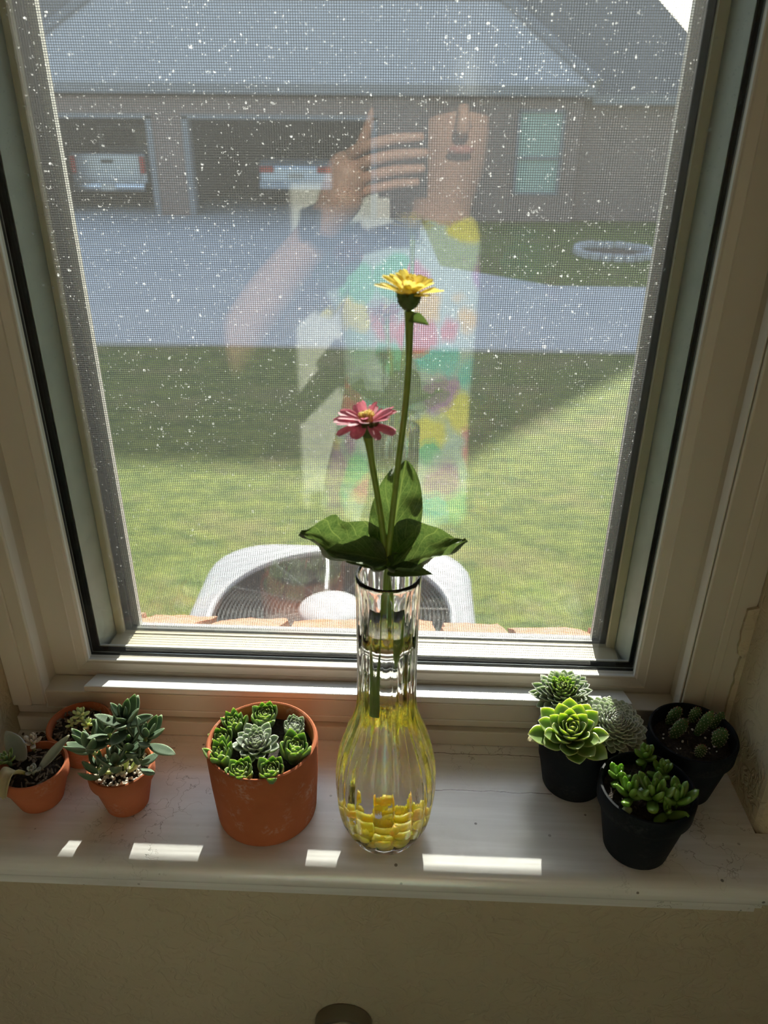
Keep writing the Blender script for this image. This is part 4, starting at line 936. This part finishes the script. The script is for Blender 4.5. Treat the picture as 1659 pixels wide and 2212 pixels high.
Cp = potted('potted_seedling', 'small terracotta pot with bare bark soil and a tiny pale green sprig', -.2745, .4867, .0268, .0379, .0172, M['terracotta'], .0135, .0022, .0028, .0315, 4)
chips(Cp, .022, .0325, 90, 5)
for q, (x, y, z, n, s_) in enumerate(((.0010, .0030, .0430, 9, 1.0), (-.0060, -.0015, .0365, 6, .75), (.0085, -.0030, .0375, 10, .8), (.0045, -.0010, .0400, 6, .8))):
    rosette(Cp, Vector((x, y, z)), (.1*(q-1), .15*(q-1), q), smallp, n, 1.2, .15, .6*s_, s_, .0006, .0016, .003, 20+q, stemr=.0011, stemh=z-.0315, m_core=M['pale_bean'], name='sprig')

# ---- three black pots
Ep = potted('potted_rosettes', 'black clay pot packed with three houseleek rosettes, a large bright green one in front', .1437, .4774, .0339, .0592, .0250, M['black_pot'], 0, 0, .0030, .0525, 5)
hw1 = withm(fat_leaf('leaf', .0270, .0165, .0044, pointed(.64, .50), .20, .10, 11, 12), M['haworth'])
def el_(x, y, z): return Vector((x, y, z))-Vector((.1437, .4774, 0))
rosette(Ep, el_(.1308, .4575, .0660), (.26, -.06, .0), hw1, 40, 1.45, .12, .28, 1.06, .0006, .0052, .011, 31, stemr=.006, stemh=.014, power=.72, jit=.07)
hw2 = withm(fat_leaf('leaf', .0180, .0082, .0030, pointed(.58, .55), .24, .12), M['semp'])
hw2g = hw2.copy(); hw2g.materials.clear(); hw2g.materials.append(M['semp_grey'])
ro = rosette(Ep, el_(.1315, .5000, .0680), (.16, -.05, 0), hw2, 110, 1.45, -.05, .42, 1.22, .0006, .0070, .013, 32, stemr=.007, stemh=.016, power=.9, jit=.06)
for i, ch in enumerate(ro.children):
    if i > 48: ch.data = hw2g
hw3 = withm(fat_leaf('leaf', .0095, .0076, .0030, pointed(.58, .6), .30, .14), M['semp_pale'])
co3 = rosette(Ep, el_(.1682, .4735, .0650), (.30, .12, 0), hw3, 150, 1.5, -.10, .36, 1.0, .0004, .0180, .0145, 33, stemr=.0150, stemh=.014, power=.75, jit=.05)
r2 = random.Random(9); b = MB(); tips = []
for k in range(46):
    f = (k/129)**.75; a = k*2.39996; q = .0012+.0235*f; tips.append(Vector((q*cos(a), q*sin(a), .0195-.0175*f**2)))
for k in range(240):
    p, q = r2.choice(tips), r2.choice(tips)
    if .001 < (p-q).length < .0065: b.tube([p, (p+q)/2+Vector((0, 0, .0004)), q], .00005, 3, cap=False)
tag(b.obj('cobweb_threads', M['cobweb'], co3), kind='stuff')
yl = fat_leaf('yellow_leaf', .016, .010, .003, lens, .1, .05); yl.materials.append(M['withered']); leaf_at(yl, Ep, Vector((-.0285, -.0050, .056)), radians(200), -.3, 1, 0, 'yellow_leaf')

Fp = potted('potted_jelly_beans', 'black clay pot with shiny bean-leaved stonecrop, nearest the front of the sill', .1811, .4153, .0352, .0624, .0240, M['black_pot'], .0170, .0030, .0032, .0545, 6)
chips(Fp, .028, .0552, 14, 8, .0015, .004)
bl1 = withm(fat_leaf('leaf', .0190, .0076, .0072, bean, .16, 0, 9, 10), M['bean'])
bl2 = withm(fat_leaf('leaf', .0140, .0068, .0066, bean, .14, 0, 9, 10), M['bean'])
for q, (x, y, z, n, s_, me, tl) in enumerate(((.1610, .4225, .0640, 8, .85, bl2, (0, -.1, 0)), (.1665, .4060, .0640, 11, .95, bl1, (-.1, -.1, .5)), (.1825, .4040, .0655, 12, 1.05, bl1, (-.15, 0, 1.2)), (.1985, .4030, .0640, 13, .98, bl1, (-.1, .15, 2)),
                                            (.1850, .4395, .0690, 13, .90, bl2, (-.05, .05, 2.6)), (.1950, .4275, .0650, 12, .95, bl2, (.05, .1, 3.3)), (.1905, .3965, .0580, 5, .9, bl1, (-.6, .3, 3)))):
    P1 = Vector((x, y, z))-Vector((.1811, .4153, 0))
    b = MB(); b.tube([(0, 0, -(z-.053)), (.0005, 0, -(z-.053)*.5), (0, 0, 0)], .0016, 7); core = b.obj('shoot', M['bean'], Fp, smooth=True, loc=P1); T = Euler(tl).to_matrix().to_4x4(); r2 = random.Random(60+q)
    for i in range(n):
        f = i/(n-1); a = i*2.39996+q
        leaf_at(me, core, Vector((.001*cos(a), .001*sin(a), .003-.008*f)), a, 1.35-1.0*f+r2.uniform(-.12, .12), s_*(.45+.62*f**.7), 0, tiltm=T)
b = MB(); b.ellipsoid((0, 0, 0), (.0042, .0030, .0027), None, 10, 8); b.obj('fallen_leaf', M['pale_bean'], Fp, smooth=True, loc=(-.0190, -.0185, .0570), rot=(0, 0, .3))

Gp = potted('potted_cactus', 'black clay pot of small knobbly cactus pads, in the right back corner against the wall', .2340, .4768, .0349, .0597, .0237, M['black_pot'], .0170, .0030, .0032, .0475, 7)
chips(Gp, .028, .0482, 16, 9, .0015, .004); crumbs('perlite', M['perlite'], Gp, .028, .0482, 34, .0005, .0014, 13, .8)
r2 = random.Random(17)
for (x, y, hgt, wd, tl) in ((.2226, .4990, .0165, .0062, (.1, .25, 0)), (.2212, .4830, .0170, .0068, (0, .35, 0)), (.2425, .5020, .0140, .0056, (.1, .1, 0)), (.2420, .4870, .0215, .0058, (0, .30, 0)), (.2580, .4955, .0150, .0055, (.05, .25, 0)), (.2545, .4745, .0150, .0075, (-.05, .05, 0)), (.2358, .4625, .0095, .0055, (-.05, .1, 0))):
    wd *= .80; hgt *= 1.30; b = MB(); nu, nv = 10, 14; vs = []
    for i in range(nu+1):
        u = i/nu; w_ = wd*(.55+.9*sin(pi*min(1, u*.82+.06))*.52)*(sqrt(max(0, 1-((u-.6)/.4)**2)) if u > .6 else 1)
        for k in range(nv): a = 2*pi*k/nv; vs.append((w_*cos(a), w_*.62*sin(a), hgt*u))
    b.add(vs, [(i*nv+k, i*nv+(k+1) % nv, (i+1)*nv+(k+1) % nv, (i+1)*nv+k) for i in range(nu) for k in range(nv)])
    pad = b.obj('cactus_pad', M['cactus'], Gp, smooth=True, loc=(x-.2340, y-.4768, .0465), rot=tl)
    bw, br = MB(), MB()
    for i in range(1, 10):
        u = i/10+.02; w_ = wd*(.55+.9*sin(pi*min(1, u*.82+.06))*.52)*(sqrt(max(0, 1-((u-.6)/.4)**2)) if u > .6 else 1)
        for k in range(8):
            a = 2*pi*(k+.5*(i % 2))/8; p = Vector((w_*cos(a), w_*.62*sin(a), hgt*u)); q = br if u > .78 and r2.random() < .8 else bw
            q.ellipsoid(p, (.00038,)*3, None, 5, 4); d = Vector((cos(a), sin(a), .3))*.0011; q.tube([p, p+d], [.00012, .00003], 3)
    tag(bw.obj('areoles', M['areole'], pad), kind='stuff'); tag(br.obj('buds', M['areole_r'], pad), kind='stuff')

# ---- crumbs of soil and peeled paint in the left back corner
r2 = random.Random(14); b = MB()
for k in range(150):
    a = r2.gauss(0, .013); c_ = r2.gauss(0, .006); s_ = r2.uniform(.0005, .0022)
    x_, y_ = -.318+a, .505+c_-abs(a)*.1
    if x_ < XL+.003 or y_ > .512: continue
    b.ellipsoid((x_, y_, s_*.4+.0001), (s_, s_*.7, s_*.5), Euler((0, 0, r2.random()*6)).to_matrix(), 6, 4, .25, r2)
tag(b.obj('soil_crumbs', M['dirt']), 'scatter of dark soil crumbs and paint flakes in the left back corner of the sill', 'debris', kind='stuff')

# ---- round chrome fixture on the wall under the sill
fx = tag(empty('wall_tap', (-.0495, .43, -.2765)), 'round chrome fixture on the wall under the sill, cut by the lower edge', 'tap')
b = MB(); b.lathe([(0, 0), (.0265, 0), (.0272, .001), (.0272, .0125), (.0262, .0145), (.018, .0150), (0, .0150)], 56); smooth_auto(b.obj('cover_plate', M['nickel'], fx, rot=(pi/2, 0, 0)), 30)
b = MB(); b.lathe([(.015, .0140), (.0240, .0150), (.0246, .0165), (.0246, .034), (.0225, .0365), (.012, .038), (.011, .050), (0, .050)], 40); smooth_auto(b.obj('handle', M['chrome'], fx, rot=(pi/2, 0, 0)), 40)
b = MB(); b.box(-.0010, .0010, -.034, -.017, .018, .0254); b.obj('handle_rib', M['chrome'], fx, bevel=.0006)

# ================================================================== THE PERSON (seen mirrored in the panes) AND THE ROOM BEHIND
def skin_obj(name, chains, m, parent, lvl=2, root=0):
    """chains: list of point lists [(x,y,z,r)...]; equal points are shared"""
    vs, es, rs, key = [], [], [], {}
    def vid(p):
        k = tuple(round(c, 5) for c in p[:3])
        if k not in key: key[k] = len(vs); vs.append(p[:3]); rs.append(p[3])
        return key[k]
    for ch in chains:
        ids = [vid(p) for p in ch]
        es += [(a, c) for a, c in zip(ids, ids[1:])]
    me = bpy.data.meshes.new(name); me.from_pydata(vs, es, [])
    o = put(name, me, None, parent); sm = o.modifiers.new('skin', 'SKIN'); sm.use_smooth_shade = True; sm.branch_smoothing = .4
    for i, r_ in enumerate(rs):
        d = me.skin_vertices[0].data[i]; d.radius = (r_, r_) if not isinstance(r_, tuple) else r_; d.use_root = i == root
    ss = o.modifiers.new('sub', 'SUBSURF'); ss.levels = lvl; ss.render_levels = lvl
    me.materials.append(m); return o
per = tag(empty('person', (.03, -.38, ZF)), 'person in a colourful flowered dress holding up a phone, mirrored in the window panes', 'person')
pb = Vector((.03, -.38, ZF))
def P_(x, y, z, r): return (x-pb.x, y-pb.y, z-pb.z, r)
pel = P_(.02, -.40, -.18, (.145, .10)); wai = P_(.02, -.39, .02, (.118, .085)); che = P_(.025, -.38, .20, (.135, .095)); nb = P_(.04, -.37, .325, .058); nk = P_(.055, -.355, .385, .052)
hd0 = P_(.068, -.34, .45, .070); hd1 = P_(.074, -.345, .525, .084); hd2 = P_(.076, -.36, .575, .050)
shl = P_(-.135, -.37, .275, .055); elb = P_(-.338, -.21, .10, .043); fo = P_(-.235, -.13, .235, .040); wr = P_(-.128, -.055, .358, .027); pal = P_(-.086, -.028, .412, .032)
shr = P_(.195, -.37, .275, .055); elr = P_(.245, -.36, .02, .042); wrr = P_(.235, -.26, -.20, .028); par_ = P_(.232, -.225, -.285, .032)
hl = P_(-.055, -.40, -.27, .085); kl = P_(-.06, -.36, -.62, .055); al = P_(-.065, -.39, -.97, .036); fl_ = P_(-.07, -.27, -1.015, .032)
hr = P_(.10, -.40, -.27, .085); kr = P_(.105, -.38, -.62, .055); ar = P_(.11, -.40, -.97, .036); fr_ = P_(.115, -.28, -1.015, .032)
skin_obj('body', [[pel, wai, che, nb, nk, hd0, hd1, hd2], [che, shl, elb, fo, wr, pal], [che, shr, elr, wrr, par_], [pel, hl, kl, al, fl_], [pel, hr, kr, ar, fr_]], M['skin'], per)
# fingers of the raised hand reach across the back of the phone; the other hand hangs relaxed
ph_c = CAM - fw*.0075
def on_phone(a, c, d): return ph_c + rt*a + up*c + fw*d
for k, (c, l, r_) in enumerate(((-.030, .040, .0088), (-.052, .046, .0092), (-.074, .042, .0090), (-.094, .034, .0080))):
    pts = [on_phone(-.095, c-.030, .004), on_phone(-.066, c-.008, .019), on_phone(-.030, c, .0175), on_phone(-.030+l*.6, c+.001, .0165), on_phone(-.030+l, c+.001, .014)]
    skin_obj('finger', [[P_(*p, r_*(1.05-.09*i)) for i, p in enumerate(pts)]], M['skin'], per, 1)
pts = [on_phone(-.095, -.085, .0), on_phone(-.078, -.058, -.010), on_phone(-.066, -.030, -.016), on_phone(-.056, -.006, -.018)]
skin_obj('thumb', [[P_(*p, .0108-.0012*i) for i, p in enumerate(pts)]], M['skin'], per, 1)
skin_obj('palm', [[P_(-.128, -.055, .358, .027), P_(-.108, -.042, .385, .031), P_(*on_phone(-.098, -.088, .0), .033), P_(*on_phone(-.090, -.060, .004), .027)]], M['skin'], per, 2)
for k, (dx, l) in enumerate(((-.022, .070), (-.007, .078), (.008, .072), (.022, .058))):
    skin_obj('finger', [[P_(.232+dx*.6, -.225, -.30, .0095), P_(.232+dx, -.215, -.335, .0090), P_(.232+dx, -.222, -.335-l*.45, .0082), P_(.232+dx*.9, -.236, -.335-l*.85, .0068)]], M['skin'], per, 1)
skin_obj('thumb', [[P_(.215, -.225, -.265, .011), P_(.200, -.205, -.295, .0100), P_(.197, -.20, -.325, .0085)]], M['skin'], per, 1)
# face
fc = Vector((.072, -.275, .505))
def fobj(mb, n, m): return mb.obj(n, m, per, smooth=True)
b = MB(); b.tube([Vector((.072, -.268, .525))-pb, Vector((.072, -.252, .495))-pb, Vector((.072, -.243, .478))-pb, Vector((.072, -.262, .470))-pb], [.007, .010, .014, .008], 10); fobj(b, 'nose', M['skin'])
for sx in (-1, 1):
    b = MB(); b.ellipsoid(Vector((.072+sx*.032, -.268, .520))-pb, (.015, .010, .009), None, 12, 8); fobj(b, 'eye', M['eye'])
    b = MB(); b.ellipsoid(Vector((.072+sx*.032, -.260, .520))-pb, (.006, .004, .006), None, 10, 6); fobj(b, 'iris', M['iris'])
    b = MB(); b.tube([Vector((.072+sx*.018, -.262, .538))-pb, Vector((.072+sx*.034, -.262, .542))-pb, Vector((.072+sx*.050, -.272, .536))-pb], [.003, .004, .002], 6); fobj(b, 'eyebrow', M['hair'])
    b = MB(); b.ellipsoid(Vector((.072+sx*.088, -.345, .505))-pb, (.010, .020, .030), None, 10, 8); fobj(b, 'ear', M['skin'])
b = MB(); b.ellipsoid(Vector((.071, -.262, .446))-pb, (.022, .008, .007), None, 14, 8); fobj(b, 'mouth', M['lip'])
# hair: cap, fringe and shoulder-length sides
b = MB(); nu, nv = 12, 28; vs = []
for i in range(nu+1):
    th = 1.95*i/nu
    for k in range(nv):
        a = 2*pi*k/nv; front = max(0, sin(a)); th2 = th*(1-.22*front)
        vs.append(Vector((.075, -.350, .515)) + Vector((.112*sin(th2)*cos(a), .122*sin(th2)*sin(a), .150*cos(th2))) + Vector((mnoise.noise((a*5, th*4, 2)), mnoise.noise((a*5, th*4, 7)), 0))*.006 - pb)
b.add(vs, [(i*nv+k, i*nv+(k+1) % nv, (i+1)*nv+(k+1) % nv, (i+1)*nv+k) for i in range(nu) for k in range(nv)])
for k in range(34):
    a = pi*.80+(k/33)*pi*1.40; c_ = Vector((.075+.098*cos(a), -.350+.10*sin(a), .50)); e_ = Vector((.070+.108*cos(a), -.36+.105*sin(a), .33+.02*mnoise.noise((k*1.7, 0, 0))))
    b.tube([c_-pb, (c_+e_)/2+Vector((0, -.006, 0))-pb, e_-pb], [.016, .017, .008], 7)
fobj(b, 'hair', M['hair'])
# dress: bodice with short sleeves and a full skirt
b = MB(); sec = [(.335, .055, .050, .045, -.368), (.318, .085, .062, .04, -.37), (.300, .150, .078, .03, -.372), (.265, .178, .096, .028, -.378), (.21, .172, .112, .026, -.380), (.14, .165, .116, .024, -.384), (.05, .155, .103, .02, -.39), (.0, .155, .100, .02, -.395), (-.08, .170, .118, .02, -.40), (-.20, .195, .142, .02, -.40), (-.36, .205, .165, .02, -.40), (-.55, .235, .195, .02, -.40), (-.62, .245, .205, .02, -.40)]
ns = 48; vs = []
for (z, a_, c_, cx_, cy_) in sec:
    fold = .0 if z > .02 else .05*min(1, (.02-z)/.3)
    for k in range(ns):
        an = 2*pi*k/ns; q = 1+fold*sin(an*9+z*3); vs.append(Vector((cx_+a_*q*cos(an), cy_+c_*q*sin(an), z))-pb)
b.add(vs, [(i*ns+k, (i+1)*ns+k, (i+1)*ns+(k+1) % ns, i*ns+(k+1) % ns) for i in range(len(sec)-1) for k in range(ns)])
b.tube([Vector((-.100, -.372, .262))-pb, Vector((-.150, -.362, .262))-pb, Vector((-.200, -.318, .212))-pb], [.060, .072, .074], 16, cap=False)
b.tube([Vector((.155, -.372, .262))-pb, Vector((.200, -.372, .258))-pb, Vector((.222, -.370, .18))-pb], [.060, .072, .072], 16, cap=False)
b.obj('dress', M['dress'], per, smooth=True)
b = MB(); b.lathe([(.0305, -.011), (.0335, -.009), (.0335, .009), (.0305, .011)], 24)
o = b.obj('watch_strap', M['black'], per, smooth=True); d = (Vector(wr[:3])-Vector(fo[:3])).normalized(); o.matrix_local = Matrix.Translation(Vector(wr[:3])-d*.012) @ d.to_track_quat('Z', 'Y').to_matrix().to_4x4()
b = MB(); b.box(-.017, .017, -.020, .020, 0, .009); ow = b.obj('watch_face', M['black'], per, bevel=.004); q_ = Vector((-.4, 1, .3)).normalized(); ow.matrix_local = Matrix.Translation(Vector(wr[:3])-d*.012+q_*.031) @ q_.to_track_quat('Z', 'Y').to_matrix().to_4x4()
# phone: lens at its upper corner looks out beside the camera point
phn = tag(empty('phone', ph_c), 'dark phone held upright in the raised hand, mirrored in the window panes', 'phone')
phn.matrix_world = Matrix(((rt.x, up.x, -fw.x, ph_c.x), (rt.y, up.y, -fw.y, ph_c.y), (rt.z, up.z, -fw.z, ph_c.z), (0, 0, 0, 1)))
b = MB(); b.box(-.058, .0135, -.128, .0165, -.0005, .0075); b.obj('case', M['phone'], phn, bevel=.003)
b = MB(); b.box(-.055, .0105, -.124, .0135, .0074, .0080); b.obj('screen', M['lensg'], phn)
b = MB(); b.lathe([(.0055, -.0022), (.0068, -.0022), (.0072, 0), (.0055, 0)], 24, close=True); b.obj('lens_ring', M['chrome'], phn)
b = MB(); b.lathe([(.0, -.0012), (.0056, -.0012)], 20, c=(-.019, 0, 0)); b.lathe([(.0055, -.0022), (.0068, -.0022), (.0072, 0), (.0055, 0)], 24, close=True, c=(-.019, 0, 0)); b.obj('second_lens', M['lensg'], phn)

# ---- things on the back wall that the panes mirror
BW = -1.62
pq = tag(empty('wall_plaque', (.105, BW, .30)), 'arched pale blue panel in a cream ogee-topped frame on the back wall', 'wall decoration')
def arch(wd, top, n=18):
    o = [(-wd, 0)] + [(-wd*cos(pi/2*k/n)*1.0 if k < n else 0, top-.13+.10*sin(pi/2*k/n)+(.05*max(0, (k-n*.72)/(n*.28))**2.2)) for k in range(n+1)]
    return o + [(-x, z) for x, z in reversed(o[:-1])]
b = MB(); b.prism(arch(.19, .46), 'y', .0, .018); b.obj('frame', M['fan_cream'], pq)
b = MB(); b.prism(arch(.150, .375), 'y', .018, .024); b.obj('panel', M['plaque'], pq)  # mirror glass: reflected sky painted on as flat pale blue
dr = tag(empty('panel_door', (-.42, BW+.003, ZF+.002)), 'white panelled door on the back wall behind the person', 'door')
b = MB(); b.box(-.38, .38, .0, .035, 0, 2.0); b.obj('door_leaf', M['white_paint'], dr, bevel=.004)
for (x0, x1, z0, z1) in ((-.29, -.04, .2, .85), (.04, .29, .2, .85), (-.29, -.04, 1.0, 1.82), (.04, .29, 1.0, 1.82)):
    b = MB(); b.box(x0, x1, .035, .043, z0, z1); b.obj('panel', M['white_paint'], dr, bevel=.006)
b = MB(); b.lathe([(.010, 0), (.010, .03), (.025, .04), (.027, .055), (.018, .066), (0, .068)], 20); b.obj('door_knob', M['chrome'], dr, smooth=True, loc=(.33, .035, .95), rot=(-pi/2, 0, 0))

# ---- added ceiling lamp, out of view, for warm fill in the room
lamp = tag(empty('ceiling_lamp', (.25, -.95, ZC)), 'round white ceiling lamp in the room behind the camera', 'lamp')
b = MB(); b.lathe([(.17, 0), (.17, -.02), (.15, -.03)], 40); b.obj('lamp_base', M['white_paint'], lamp)
gm, t_, o_ = new_mat('lamp_glow'); e_ = nd(t_, 'ShaderNodeEmission'); e_.inputs[0].default_value = (1, .80, .56, 1); e_.inputs[1].default_value = 2.3; t_.links.new(e_.outputs[0], o_.inputs[0])
b = MB(); b.lathe([(.15, -.03), (.14, -.06), (.10, -.085), (.05, -.098), (0, -.10)], 40); b.obj('lamp_shade', gm, lamp, smooth=True)
